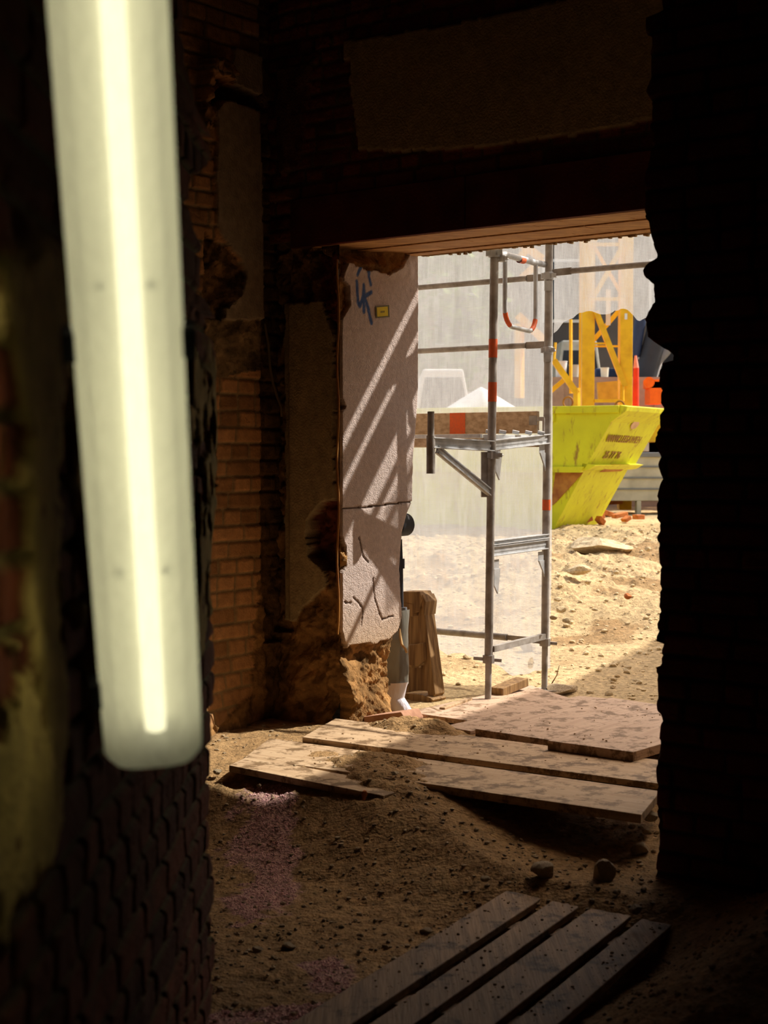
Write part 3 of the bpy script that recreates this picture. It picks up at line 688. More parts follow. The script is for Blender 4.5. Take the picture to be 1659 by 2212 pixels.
panel('shuttering_panel', 'long pale shuttering panel closest to the doorway, its sunlit left end by the wall foot', 'board', [(-5.0, 5.70), (-2.9, 5.84), (-2.9, 6.30), (-5.22, 6.22)], 0.03, 0.028, M['panel'])
panel('shuttering_panel', 'middle shuttering panel, left end half in shade, right end raised over rubble', 'board', [(-4.96, 5.24), (-2.84, 5.22), (-2.99, 5.66), (-5.22, 5.70)], [0.005, 0.045, 0.04, 0.0], 0.036, M['panel'])
panel('shuttering_panel', 'short low board end buried in soil, lowest of the sunlit boards at left', 'board', [(-4.83, 5.00), (-3.95, 5.02), (-3.95, 5.22), (-4.92, 5.225)], [0.022, 0.0, 0.0, 0.018], 0.030, M['panel'])
panel('threshold_panel', 'dusty board on the threshold below the left scaffold standard', 'board', [(-5.05, 6.62), (-5.08, 7.92), (-4.60, 7.62), (-4.63, 6.60)], [0.03, 0.02, 0.02, 0.03], 0.027, M['panelv'])
panel('threshold_panel', 'narrow gritty strip of board between two wider threshold boards', 'board', [(-4.61, 6.36), (-4.58, 7.66), (-4.40, 7.68), (-4.42, 6.33)], 0.035, 0.03, M['panelv'])
panel('threshold_panel', 'wide pale threshold board with a batten-like left edge, mid doorway', 'board', [(-4.39, 6.33), (-4.37, 7.66), (-3.92, 7.60), (-3.90, 6.30)], [0.05, 0.045, 0.045, 0.05], 0.04, M['panelv'])
panel('threshold_panel', 'pale board at the right of the threshold with thick edge above rubble', 'board', [(-3.86, 6.17), (-3.86, 7.5), (-3.38, 7.5), (-3.40, 6.17)], 0.075, 0.045, M['panelv'])

# slatted pallet in the foreground
DX, DY = 0.477, 0.879; QX, QY = 0.879, -0.477
def PD(p, d_, z): return Vector((p * QX + d_ * DX, p * QY + d_ * DY, z))
plt = thing('wooden_pallet', 'slatted pallet of four long boards lying in the dim foreground', 'pallet', PD(-1.9, 4.3, -0.28))
for (a, c, e) in ((-2.262, -2.109, 5.11), (-2.064, -1.953, 5.10), (-1.913, -1.753, 5.095), (-1.712, -1.595, 5.05)):
    b = MB(); b.box(PD(a, 3.0, -0.195), PD(c, 0, 0) - PD(a, 0, 0), PD(0, e - 3.0, 0), (0, 0, 0.026)); o = b.build('deck_board', M['pallet'], plt, bevel=0.004)
for d0 in (3.1, 3.95, 4.78):
    b = MB(); b.box(PD(-2.25, d0, -0.285), PD(0.65, 0, 0), PD(0, 0.09, 0), (0, 0, 0.089)); b.build('bearer', M['pallet'], plt)

# ------------------------------------------------------------------ SCAFFOLD
UL = -4.99
def onv(px, py, v): return at_v(px, py, v)
vL, vR = 7.29, 8.02
sc = thing('scaffold', 'galvanised steel scaffold frame with ledgers and bracket outside the doorway', 'scaffold', W(UL, vL, 0))
L0, L1 = onv(1054, 1524, vL), onv(1068, 545, vL); R0, R1 = onv(1176, 1488, vR), onv(1186, 560, vR)
def onL(z): t = (z - L0.z) / (L1.z - L0.z); return L0 + (L1 - L0) * t
def onR(z): t = (z - R0.z) / (R1.z - R0.z); return R0 + (R1 - R0) * t
TR = 0.0242
def zpix(py, P): # height seen at pixel row py at the depth of P
    return at_y(829, py, P.y).z
zcL = zpix(1417, L0); zcR = zpix(1381, R0)
b = MB(); b.tube([onL(zcL), onL(zpix(545, L0))], TR, 16); stdL = b.build('standard', M['tube'], sc, smooth=True)
b = MB(); b.tube([onR(zcR), onR(zpix(545, R0) + 2.2)], TR, 16); stdR = b.build('standard', M['tube'], sc, smooth=True)
for P0_, zc, gd in ((L0, zcL, onL), (R0, zcR, onR)):
    b = MB(); b.tube([gd(P0_.z - 0.005), gd(zc + 0.05)], 0.019, 12); jk = b.build('base_jack', M['tube'], sc, smooth=True)
    b = MB(); b.box(P0_ + Vector((-0.07, -0.07, -0.012)), (0.14, 0, 0), (0, 0.14, 0), (0, 0, 0.01)); b.build('base_plate', M['tube'], jk)
    c = gd(zc - 0.02); b = MB(); b.tube([c + Vector((0, 0, -0.02)), c + Vector((0, 0, 0.025))], 0.034, 12)
    wdir = Vector((1, 0.1, -0.10)).normalized(); b.bar(c - wdir * 0.088, c + wdir * 0.075, 0.02, 0.018); b.build('jack_nut', M['tube'], jk)
# orange markings
for gd, P0_, y0, y1 in ((onL, L0, 733, 773), (onL, L0, 826, 868), (onR, R0, 1079, 1102)):
    b = MB(); b.tube([gd(zpix(y1, P0_)), gd(zpix(y0, P0_))], TR + 0.0012, 16, cap=False); o = b.build('marking_band', M['tape'], stdL if gd is onL else stdR, smooth=True); o['label'] = 'orange painted band'
def prof(name, p, q, ht, wd, m='zinc', parent=None):
    """channel section with rolled flanges"""
    p, q = Vector(p), Vector(q); b = MB(); b.bar(p, q, wd * 0.35, ht)
    up = Vector((0, 0, 1)); b.bar(p + up * (ht / 2 - 0.004), q + up * (ht / 2 - 0.004), wd, 0.007); b.bar(p - up * (ht / 2 - 0.004), q - up * (ht / 2 - 0.004), wd, 0.007)
    b.bar(p, q, wd * 0.5, ht * 0.25)
    return b.build(name, M[m], parent or sc, bevel=0.0015)
# deck level transoms
zdL = zpix(962, L0); zdR = zpix(948, R0)
prof('transom', onL(zdL), onR(zdR), 0.062, 0.05)
# bracket towards the house with end post and brace
cB = W(UL - 0.02, vL - 0.50, zdL + 0.012)
prof('bracket_arm', onL(zdL - 0.004), cB, 0.062, 0.05)
zt = zpix(889, cB); zb = zpix(1023, cB)
b = MB(); b.tube([Vector((cB.x, cB.y, zb)), Vector((cB.x, cB.y, zdL + 0.05))], 0.0242, 14); b.tube([Vector((cB.x, cB.y, zdL + 0.04)), Vector((cB.x, cB.y, zt))], 0.019, 14); b.build('bracket_post', M['tube'], sc, smooth=True)
prof('bracket_brace', cB + (onL(zdL) - cB) * 0.10 + Vector((0, 0, -0.035)), onL(zpix(1066, L0)), 0.045, 0.035)
b = MB(); p = onL(zpix(1010, L0)) - Vector((0.03, 0, 0)); b.box(p + Vector((-0.028, -0.01, -0.17)), (0.042, 0, 0), (0, 0.05, 0), (0, 0, 0.26)); b.build('bracket_plate', M['tube'], sc)
# couplers
def coupler(c, s=1.0, name='coupler'):
    b = MB(); c = Vector(c)
    b.tube([c - Vector((0, 0, 0.025 * s)), c + Vector((0, 0, 0.025 * s))], 0.034 * s, 12); b.box(c + Vector((-0.05, -0.02, -0.018)) * s, Vector((0.035, 0, 0)) * s, Vector((0, 0.04, 0)) * s, Vector((0, 0, 0.036)) * s)
    b.tube([c + Vector((0.02, -0.045, 0)) * s, c + Vector((0.05, 0.03, 0.0)) * s], 0.008 * s, 8); b.box(c + Vector((0.012, -0.05, -0.014)) * s, Vector((0.03, 0, 0)) * s, Vector((0, 0.015, 0)) * s, Vector((0, 0, 0.028)) * s)
    return b.build(name, M['zinc'], sc, bevel=0.002)
coupler(onL(zpix(548, L0))); coupler(onL(zpix(983, L0)) + Vector((0.02, -0.01, 0)), 0.9); coupler(onR(zpix(597, R0)), 0.95); coupler(onR(zpix(757, R0)), 0.9)
coupler(onL(zpix(560, L0)) + Vector((0.045, 0, 0)), 0.7)
for yy in (612, 765):
    c = onR(zpix(yy, R0)) + Vector((-0.005, -0.04, 0)); b = MB(); b.box(c + Vector((-0.025, 0, -0.05)), (0.045, 0, 0), (0, 0.02, 0), (0, 0, 0.06)); b.build('wedge', M['zinc'], sc, bevel=0.002)
# end guard loop
a0 = onL(zpix(553, L0)) + Vector((0.03, 0, 0)); a1 = onR(zpix(572, R0)) - Vector((0.03, 0, 0))
b = MB(); b.tube([a0, a0 + (a1 - a0) * 0.12 + Vector((0, 0, 0.012)), a0 + (a1 - a0) * 0.75, a1 - Vector((0, 0, 0.0)), ], 0.019, 12); g = b.build('end_guard_rail', M['zinc'], sc, smooth=True)
q0 = a0 + (a1 - a0) * 0.115; q1 = a0 + (a1 - a0) * 0.80; zbm = zpix(712, (L0 + R0) / 2)
def loop_pts():
    pts = [q0 + Vector((0, 0, 0.0)), Vector((q0.x, q0.y, zbm + 0.10))]
    for i in range(1, 7):
        t = i / 7 * math.pi / 2; r_ = 0.09; c0 = q0 + (q1 - q0) * 0.27
        c = Vector((q0.x, q0.y, 0)) + (Vector((c0.x - q0.x, c0.y - q0.y, 0))) * (1 - math.cos(t)); pts.append(Vector((c.x, c.y, zbm + 0.10 - 0.10 * math.sin(t))))
    for i in range(1, 7):
        t = math.pi / 2 * (1 - i / 7); c0 = q0 + (q1 - q0) * 0.73
        c = Vector((q1.x, q1.y, 0)) + (Vector((c0.x - q1.x, c0.y - q1.y, 0))) * (1 - math.cos(t)); pts.append(Vector((c.x, c.y, zbm + 0.095 - 0.10 * math.sin(t))))
    pts += [Vector((q1.x, q1.y, zbm + 0.10)), q1]
    return pts
lp_ = loop_pts(); b = MB(); b.tube(lp_, 0.0135, 12); b.build('guard_loop', M['zinc'], sc, smooth=True)
b = MB(); b.tube([p + Vector((0, 0, 0)) for p in lp_[2:7]], 0.0145, 12, cap=False); b.build('loop_marking', M['tape'], sc, smooth=True)['label'] = 'orange painted bend of the guard loop'
b = MB(); b.tube([p for p in lp_[9:14]], 0.0145, 12, cap=False); b.build('loop_marking', M['tape'], sc, smooth=True)['label'] = 'orange painted bend of the guard loop'
b = MB(); m0 = a0 + (a1 - a0) * 0.42 ; m1 = a0 + (a1 - a0) * 0.52; b.tube([m0, m1], 0.021, 12, cap=False); b.build('loop_marking', M['tape'], sc, smooth=True)['label'] = 'orange mark on the end guard rail'
# long guard rails to the left bay and right bay
def ledger(py, m='tube', r_=0.0175, du=-3.2, flat=True, zoff=0.0):
    s = onR(zpix(py, R0)); e = s + (W(du, 0) - W(0, 0)) + Vector((0, 0, zoff)); sgn = 1 if du > 0 else -1
    f = s + (W(sgn * 0.16, 0) - W(0, 0)); b = MB(); b.bar(s + Vector((0, 0.02, 0)), f, 0.008, 0.042); b.tube([f, e], r_, 14)
    return b.build('guard_rail', M[m], sc, smooth=True)
ledger(598); ledger(744); ledger(590, du=3.0)
s = onR(zpix(590, R0)) + (W(0.72, 0) - W(0, 0)); b = MB(); b.tube([s, s + (W(0.09, 0) - W(0, 0))], 0.019, 12, cap=False); b.build('rail_marking', M['tape'], sc, smooth=True)['label'] = 'orange mark on the right guard rail'
# base ledger and cross tube
s = onR(zpix(1384, R0)); b = MB(); b.tube([s + (W(-0.28, 0) - W(0, 0)), s + (W(-3.2, 0) - W(0, 0))], 0.021, 14); b.bar(s + (W(-0.30, 0) - W(0, 0)), s, 0.008, 0.03); b.build('base_ledger', M['tube'], sc, smooth=True)
b = MB(); b.bar(onL(zpix(1402, L0)) + Vector((0.02, 0, 0)), onR(zpix(1374, R0)), 0.03, 0.035); b.build('base_cross_tube', M['tube'], sc)
# lower frame head: two profiles, gussets
prof('frame_head', onL(zpix(1173, L0)), onR(zpix(1158, R0)), 0.03, 0.05); prof('frame_head', onL(zpix(1191, L0)), onR(zpix(1175, R0)), 0.062, 0.045)
def gusset(c, hgt, wd, side):
    """flat folded hanger plate with a slotted lug"""
    c = Vector(c); e = (onR(1.0) - onL(1.0)).normalized(); e.z = 0; b = MB()
    b.box(c, e * wd * 0.6, Vector((0.006, 0.006, 0)), (0, 0, -0.055)); b.prism([c + Vector((0, 0, -0.055)), c + e * wd * side + Vector((0, 0, -0.055)) if False else c + e * wd * 0.75 + Vector((0, 0, -0.055)), c + e * wd * (0.75 if side > 0 else 0.45) + Vector((0, 0, -hgt)), c + e * wd * (0.5 if side > 0 else 0.0) + Vector((0, 0, -hgt * 0.75))], Vector((0.008, 0.004, 0)))
    return b.build('gusset', M['zinc'], sc)
e = (onR(1.0) - onL(1.0)).normalized()
for zz_, hL, hR in ((zdR - 0.03, 0.20, 0.17), (zpix(1190, R0) , 0.20, 0.16)):
    gusset(onL(zz_ - 0.015) + e * 0.04, hL, 0.10, 1 if False else -1); gusset(onR(zz_ - 0.0) - e * 0.11, hR, 0.11, 1)
# deck of the lower level (left bay), seen edge-on
dk = thing('scaffold_deck', 'scaffold deck of the left bay seen edge-on under the toe board', 'scaffold deck', W(UL - 1.5, 7.65, 1.5))
for i, vv0 in enumerate((7.33, 7.66)):
    b = MB(); b.box(W(UL - 3.1, vv0, 1.485), W(3.05, 0), W(0, 0.31), (0, 0, 0.05)); b.build('deck_plank', M['toe'], dk, bevel=0.003)
    b = MB(); b.box(W(UL - 0.06, vv0 + 0.02, 1.520), W(0.05, 0), W(0, 0.27), (0, 0, 0.035)); b.build('hook_plate', M['zinc'], dk, bevel=0.003)
b = MB(); b.box(W(UL - 3.1, 7.30, 1.535), W(3.06, 0), W(0, 0.02), (0, 0, 0.022)); b.build('edge_profile', M['zinc'], dk)
for k in range(5):
    c = W(UL - 0.02 + 0.0, 7.36 + 0.14 * k, 1.575); b = MB(); b.tube([c - Vector((0.02, 0, 0)), c + Vector((0.02, 0, 0.004)) - Vector((0, 0, 0.012))], 0.011, 8); b.build('hook', M['zinc'], dk)
tb = thing('toe_board', 'weathered wooden toe board with orange painted mark on the scaffold deck', 'toe board', W(UL - 1.5, 7.98, 1.56))
t0 = onv(1163, 888, 7.97); u_end = uv_of(t0)[0]; zt1 = t0.z; zb1 = onv(1163, 936, 7.97).z
b = MB(); b.box(W(u_end - 2.9, 7.955, zb1), W(2.9, 0), W(0, 0.03), (0, 0, zt1 - zb1)); b.build('board', M['toe'], tb, bevel=0.006)
u1_ = uv_of(onv(971, 910, 7.95))[0]; u2_ = uv_of(onv(1004, 910, 7.95))[0]
b = MB(); b.box(W(u1_, 7.9525, zb1 + 0.002), W(u2_ - u1_, 0), W(0, 0.035), (0, 0, zt1 - zb1 - 0.003)); b.build('painted_mark', M['tape'], tb)['label'] = 'orange painted mark'
b = MB(); b.box(W(u_end - 0.055, 7.948, zb1 + 0.05), W(0.055, 0), W(0, 0.006), (0, 0, 0.058)); b.box(W(u_end, 7.948, zb1 + 0.075), W(0.055, 0), W(0, 0.006), (0, 0, 0.025)); b.bar(W(u_end + 0.05, 7.951, zb1 + 0.09), W(u_end + 0.05, 7.951, zb1 - 0.005), 0.014, 0.010); b.build('end_fitting', M['tube'], tb, bevel=0.002)
# upper level decks above the doorway (they stripe the jamb with shade)
ud = thing('upper_scaffold_deck', 'upper scaffold deck boards above the doorway', 'scaffold deck', W(UL, 7.7, 3.5))
for (va, vb, ur) in ((7.02, 7.585, -1.9), (7.66, 7.86, -3.9), (7.95, 8.05, -3.9), (8.13, 8.31, -3.9)):
    b = MB(); b.box(W(UL - 3.0, va, 3.50), W(ur - UL + 3.0, 0), W(0, vb - va), (0, 0, 0.045)); b.build('deck_plank', M['toe'], ud)
for vv0, r_ in ((8.46, 0.03), (8.62, 0.024)):
    b = MB(); b.tube([W(UL - 3.0, vv0, 3.55), W(-3.9, vv0 + 0.04, 3.55)], r_, 10); b.build('edge_tube', M['tube'], ud)

# netting, left bay and torn right bay
def net(name, label, u0, u1, botfn, ztop, v0, seed):
    uu = np.arange(u0, u1 + 1e-6, 0.02); n = len(uu); tt = np.linspace(0, 1, 170)
    T, U_ = np.meshgrid(tt, uu, indexing='ij')
    zb_ = botfn(U_) ; Z = zb_ + T * (ztop - zb_)
    V = v0 + 0.05 * fbm(U_ * 3.0, Z * 0.5, seed, 4) + 0.03 * fbm(U_ * 9, Z * 0.8, seed + 1, 3) + 0.02 * fbm(U_ * 20, Z * 6, seed + 7, 3) * sstep(0.25, 0.0, T)
    o = surf(name, uvz(U_, V, Z), None, M['net'], uv=np.stack([U_ + 0.01 * fbm(U_ * 3, Z * 3, 3), Z], -1))
    return tag(o, label, 'netting')
uN = uv_of(onv(1194, 900, 8.08))[0]
def botL(U_):
    pts = [(780, 1385), (900, 1380), (940, 1398), (965, 1415), (1000, 1408), (1040, 1425), (1080, 1440), (1110, 1462), (1150, 1452), (1196, 1440)]
    us = []; zs = []
    for px, py in pts: p = onv(px, py, 8.09); us.append(uv_of(p)[0]); zs.append(p.z)
    return np.interp(U_, us, zs) + 0.03 * fbm(U_ * 14, U_ * 0, 5, 5, 0.7)
net('debris_netting', 'white debris netting hung behind the scaffold, left of the standards', UL - 3.6, uN, botL, 3.6, 8.09, 200)
def botR(U_):
    pts = [(1190, 722), (1198, 720), (1212, 706), (1222, 694), (1240, 688), (1252, 676), (1272, 671), (1288, 676), (1300, 680), (1312, 679), (1322, 674), (1343, 666), (1352, 668), (1362, 676), (1368, 690), (1376, 694), (1388, 688), (1398, 676), (1420, 640), (1600, 560)]
    us = []; zs = []
    for px, py in pts: p = onv(px, py, 8.09); us.append(uv_of(p)[0]); zs.append(p.z)
    return np.interp(U_, us, zs) + 0.012 * fbm(U_ * 40, U_ * 0, 8, 4, 0.7)
net('debris_netting', 'white debris netting torn off along its bottom above the yellow crane mast', uN + 0.002, -4.30, botR, 2.95, 8.10, 230)

# ------------------------------------------------------------------ SKIP
def unit(a): a = Vector(a); return a / a.length
T1 = at_y(1336, 884, 18.0); sdir = unit((-0.90, 0.436, 0)); edir = unit((0.50, 0.866, 0)); rimz = T1.z; botz = at_y(1200, 1152, 18.0).z
LEN, WID = 3.9, 1.62
def SK(s, e, z): return Vector((T1.x, T1.y, 0)) + sdir * s + edir * e + Vector((0, 0, z))
skp = thing('skip', 'scuffed bright yellow rubble skip with lettering, behind the scaffold', 'skip', SK(LEN / 2, WID / 2, botz))
z1 = at_y(1262, 1012, 18.0).z; H_ = rimz - botz; run = 0.86; s1 = run * (rimz - z1) / H_
def tub(name, za, zb, ins_a, ins_b, sa, sb_, parent, m='skip'):
    lo = [SK(sb_, ins_b, zb), SK(LEN - sb_, ins_b, zb), SK(LEN - sb_, WID - ins_b, zb), SK(sb_, WID - ins_b, zb)]
    hi = [SK(sa, ins_a, za), SK(LEN - sa, ins_a, za), SK(LEN - sa, WID - ins_a, za), SK(sa, WID - ins_a, za)]
    b = MB(); b.add(lo + hi, [(0, 3, 2, 1), (0, 1, 5, 4), (1, 2, 6, 5), (2, 3, 7, 6), (3, 0, 4, 7)]); return b.build(name, M[m], parent)
tub('upper_body', rimz, z1, 0, 0.0, 0, s1, skp)
tub('lower_body', z1, botz, 0.09, 0.11, s1 + 0.03, run, skp)
b = MB()
for (p, q) in ((SK(-0.02, 0, rimz), SK(LEN, 0, rimz)), (SK(-0.02, WID, rimz), SK(LEN, WID, rimz)), (SK(LEN, 0, rimz), SK(LEN, WID, rimz))): b.bar(p, q, 0.10, 0.09)
b.build('rim', M['skip'], skp, bevel=0.01)
b = MB(); b.prism([SK(-0.02, -0.02, rimz + 0.05), SK(-0.12, -0.02, rimz + 0.03), SK(-0.10, -0.02, rimz - 0.02), SK(0.1, -0.02, rimz - 0.16), SK(0.12, -0.02, rimz + 0.0)], edir * (WID + 0.04)); b.build('end_rim', M['skip'], skp)['label'] = 'pale sunlit end rim'
b = MB(); b.prism([SK(s1 - 0.13, 0.0, z1 + 0.035), SK(s1 + 0.03, 0, z1 + 0.06), SK(s1 + 0.05, 0, z1 - 0.03), SK(s1 - 0.03, 0, z1 - 0.02)], edir * WID); b.build('end_shelf', M['skip'], skp)
b = MB(); b.prism([SK(s1, -0.03, z1 + 0.02), SK(LEN - s1, -0.03, z1 + 0.02), SK(LEN - s1, -0.03, z1 - 0.05), SK(s1 + 0.05, -0.03, z1 - 0.05)], edir * 0.14); b.build('side_shelf', M['skip'], skp)
# side ribs and lifting lugs
for s in (0.78, 2.0, 3.1):
    b = MB(); b.box(SK(s, -0.03, rimz - 0.14), sdir * 0.34, edir * 0.04, (0, 0, 0.14)); b.build('lug_plate', M['skip'], skp, bevel=0.01)
for s, ee in ((0.62, -0.01), (0.60, WID)):
    c = SK(s, ee, rimz + 0.09); b = MB(); b.tube([c + sdir * 0.06 * math.cos(t) + Vector((0, 0, 0.065 * math.sin(t))) for t in [i * math.pi / 8 for i in range(17)]], 0.012, 8)
    b.box(c + Vector((0, 0, -0.14)) - sdir * 0.02, sdir * 0.04, edir * 0.03, (0, 0, 0.09)); b.build('lifting_ring', M['rust'], skp, smooth=True)
b = MB(); b.prism([SK(s1 + 0.40, 0.085, z1 - 0.05), SK(s1 + 0.05, 0.085, z1 - 0.05), SK(run - 0.05, 0.10, botz + 0.35), SK(run + 0.02, 0.10, botz + 0.30)], -edir * 0.012); b.build('rust_scrape', M['rust'], skp)
b = MB(); b.prism([SK(s1 - 0.11, 0.55, z1 + 0.045), SK(s1 - 0.11, 1.15, z1 + 0.04), SK(s1 + 0.02, 1.2, z1 - 0.045), SK(s1 + 0.02, 0.5, z1 - 0.05)], -sdir * 0.012); b.build('rust_scrape', M['rust'], skp)
# lettering on the sloping end
nE = unit((SK(s1, 0, z1) - SK(0, 0, rimz)).cross(edir)); 
if nE.dot(-sdir) < 0: nE = -nE
dn = unit(SK(s1, 0, z1) - SK(0, 0, rimz))
def lettering(txt, dist, off, size, sx=1.0):
    cu = bpy.data.curves.new('lettering', 'FONT'); cu.body = txt; cu.size = size; cu.extrude = 0.004; cu.space_character = 1.05; cu.offset = 0.002
    tmp = bpy.data.objects.new('tmp', cu); COL.objects.link(tmp); bpy.context.view_layer.update()
    me = bpy.data.meshes.new_from_object(tmp); bpy.data.objects.remove(tmp); me.materials.clear(); me.materials.append(M['ink'])
    o = bpy.data.objects.new('lettering', me); COL.objects.link(o)
    org = SK(0, 0, rimz) + dn * dist + edir * off + nE * 0.012
    X_ = edir * sx; Y_ = -dn; mtx = Matrix(((X_.x, Y_.x, nE.x, org.x), (X_.y, Y_.y, nE.y, org.y), (X_.z, Y_.z, nE.z, org.z), (0, 0, 0, 1)))
    o.parent = skp; o.matrix_parent_inverse = Matrix.Translation(-Vector(skp.location)); o.matrix_basis = mtx
    return o
lettering('WWW.LEESAWIEN', 0.43, 0.12, 0.135, 1.0)['label'] = 'faded web address lettering'
lettering('25 77 76', 0.66, 0.34, 0.135, 1.1)['label'] = 'faded phone number lettering'
b = MB(); c0 = SK(0, 0, rimz) + dn * 0.19 + edir * 0.78 + nE * 0.008
b.prism([c0 + edir * 0.12 * math.cos(t) - dn * 0.06 * math.sin(t) for t in [i * math.pi / 8 for i in range(16)]], nE * 0.006); b.build('faded_emblem', mat('faded_pink_emblem', S(206, 170, 140), 0.8), skp)

# ------------------------------------------------------------------ THINGS BEHIND
gz = lambda p: float(ground_h(p.x, p.y, False))
# crane mast
YC = 23.5
cm_ = thing('crane_mast', 'yellow lattice tower crane mast behind the yellow skip', 'crane', at_y(1310, 1000, YC))
def leg(px, Y, wpx, z0=0.6, z1=9.0):
    p = at_y(px, 800, Y); wd = wpx / F * Y; b = MB(); b.box((p.x - wd / 2, p.y, z0), (wd, 0, 0), (0, wd, 0), (0, 0, z1 - z0)); return b.build('leg', M['crane'], cm_, bevel=0.01)
leg(1271, YC, 27); leg(1353, YC, 27); leg(1255, YC + 0.95, 8); leg(1340, YC + 0.95, 9)
def strut(a, c, Y, wd=0.07, Y2=None, name='brace'):
    b = MB(); b.bar(at_y(*a, Y), at_y(*c, Y2 or Y), wd, wd); return b.build(name, M['crane'], cm_)
strut((1287, 672), (1350, 835), YC - 0.01, 0.085); strut((1283, 742), (1310, 742), YC + .02, 0.03); strut((1283, 748), (1342, 748), YC + .9, 0.03)
strut((1282, 735), (1345, 662), YC + 0.95, 0.07); strut((1284, 866), (1343, 866), YC, 0.05); strut((1346, 866), (1346, 835), YC - .05, 0.03)
strut((1233, 690), (1233, 850), YC + 1.2, 0.04)
strut((1196, 778), (1246, 850), YC - 0.3, 0.09); strut((1246, 838), (1246, 900), YC - 0.3, 0.08); strut((1190, 845), (1225, 815), YC + 0.4, 0.07); strut((1197, 780), (1200, 740), YC + 0.3, 0.03)
for k in range(5):
    y0 = 640 - k * 118; strut((1283, y0), (1345, y0 - 108), YC, 0.07); strut((1345, y0), (1283, y0 - 108), YC + 0.95, 0.05); strut((1272, y0 + 6), (1352, y0 + 6), YC, 0.05)
b = MB(); b.box(at_y(1140, 905, YC) + Vector((0, -0.2, -0.35)), (2.1, 0, 0), (0, 1.6, 0), (0, 0, 0.35)); b.build('base_frame', M['crane'], cm_)
b = MB(); b.box(at_y(1352, 690, YC) + Vector((-0.02, -0.01, 0)), (0.04, 0, 0), (0, 0.006, 0), (0, 0, 0.09)); b.build('reflector_patch', M['white'], cm_)
b = MB(); b.box(at_y(1318, 700, YC) + Vector((-0.035, 0.2, 0)), (0.07, 0, 0), (0, 0.02, 0), (0, 0, 0.55)); b.build('white_slat', M['white'], cm_)
# long crane jib-like lattice seen dimly through the left netting
for (a, c) in (((1118, 520), (1172, 560)), ((1172, 560), (1128, 600)), ((1118, 680), (1180, 740)), ((1122, 700), (1122, 860)), ((1150, 520), (1122, 560))):
    strut(a, c, YC + 2, 0.12)
# steel storage container with feet
cb = at_y(1265, 1098, 22.6); zf = gz(cb)
bx = thing('storage_box', 'pale grey ribbed steel storage box on short feet, right of the skip', 'container', (cb.x + 1.2, cb.y, zf))
ztop = at_y(1300, 986, 22.6).z; zbo = at_y(1300, 1082, 22.6).z
b = MB(); b.box((cb.x, cb.y, zbo), (2.6, 0, 0), (0, 1.2, 0), (0, 0, ztop - zbo)); b.build('body', M['steelbox'], bx, bevel=0.01)
for k in range(1, 4):
    z = zbo + (ztop - zbo) * k / 4; b = MB(); b.box((cb.x - 0.01, cb.y - 0.02, z), (2.62, 0, 0), (0, 0.03, 0), (0, 0, 0.022)); b.build('rib', M['grey'], bx)
b = MB(); b.box((cb.x - 0.03, cb.y - 0.04, ztop - 0.01), (2.66, 0, 0), (0, 1.28, 0), (0, 0, 0.07)); b.build('lid', M['grey'], bx, bevel=0.01)
for fx in (0.12, 0.76, 1.5, 2.3):
    b = MB(); b.box((cb.x + fx, cb.y - 0.01, zf - 0.05), (0.06, 0, 0), (0, 0.2, 0), (0, 0, zbo - zf + 0.05)); b.build('foot', M['steelbox'], bx)
# orange machine with white stripe
om = thing('orange_machine', 'orange machine body with white stripe behind the steel storage box', 'machine', at_y(1400, 1000, 25))
b = MB(); b.box(at_y(1366, 985, 25.0), (1.6, 0, 0), (0, 1.0, 0), (0, 0, 0.62)); b.prism([at_y(1362, 985, 25.0), at_y(1432, 985, 25.0), at_y(1440, 890, 25.0), at_y(1412, 890, 25.0)], (0, 0.9, 0)); b.build('hull', M['orange'], om, bevel=0.01)
b = MB(); b.prism([at_y(1385, 975, 24.9), at_y(1402, 975, 24.9), at_y(1402, 938, 24.9), at_y(1396, 935, 24.9), at_y(1384, 950, 24.9)], (0, 0.08, 0)); b.build('white_stripe', M['white'], om)
b = MB(); b.box(at_y(1404, 872, 25.0), (0.22, 0, 0), (0, 0.5, 0), (0, 0, 0.36)); b.tube([at_y(1402, 826, 25) , at_y(1402, 826, 25.5)], 0.09, 14); b.box(at_y(1398, 838, 25.0), (0.24, 0, 0), (0, 0.4, 0), (0, 0, 0.14)); b.build('hinge_arm', M['orange'], om)
# red and pink bollard
bl = thing('traffic_bollard', 'red plastic bollard with pale top right of the crane mast', 'bollard', at_y(1374, 900, 24.3))
b = MB(); b.tube([at_y(1373, 900, 24.3), at_y(1374, 795, 24.3)], 0.055, 14, r2=0.045); b.build('post', M['red'], bl, smooth=True)
b = MB(); b.tube([at_y(1374, 795, 24.3), at_y(1373, 768, 24.3)], 0.046, 14, r2=0.018); b.build('pale_top', plain('pale_pink_plastic', S(240, 150, 130)), bl, smooth=True)
# excavator arm with hoses and dark drums
ex = thing('excavator', 'dark excavator arm with grey rams and hoses at the right edge', 'excavator', at_y(1400, 1000, 27))
for (a, c, r_, mm) in (((1378, 870), (1425, 700), 0.20, 'darkgrey'), ((1370, 770), (1384, 690), 0.10, 'darkblue'), ((1390, 790), (1407, 735), 0.06, 'grey'), ((1398, 800), (1418, 740), 0.035, 'zinc'),
                       ((1405, 795), (1440, 755), 0.10, 'grey'), ((1384, 800), (1376, 700), 0.03, 'zinc'), ((1412, 830), (1432, 770), 0.03, 'white'), ((1380, 866), (1398, 815), 0.04, 'grey'), ((1396, 830), (1410, 790), 0.05, 'cream')):
    b = MB(); b.tube([at_y(*a, 27), at_y(*c, 27)], r_, 12); b.build('ram' if mm in ('zinc', 'grey', 'white', 'cream') else 'boom', M[mm], ex, smooth=True)
b = MB(); b.box(at_y(1366, 900, 27.4), (1.3, 0, 0), (0, 1.4, 0), (0, 0, 1.3)); b.build('cab_body', M['black'], ex, bevel=0.03)
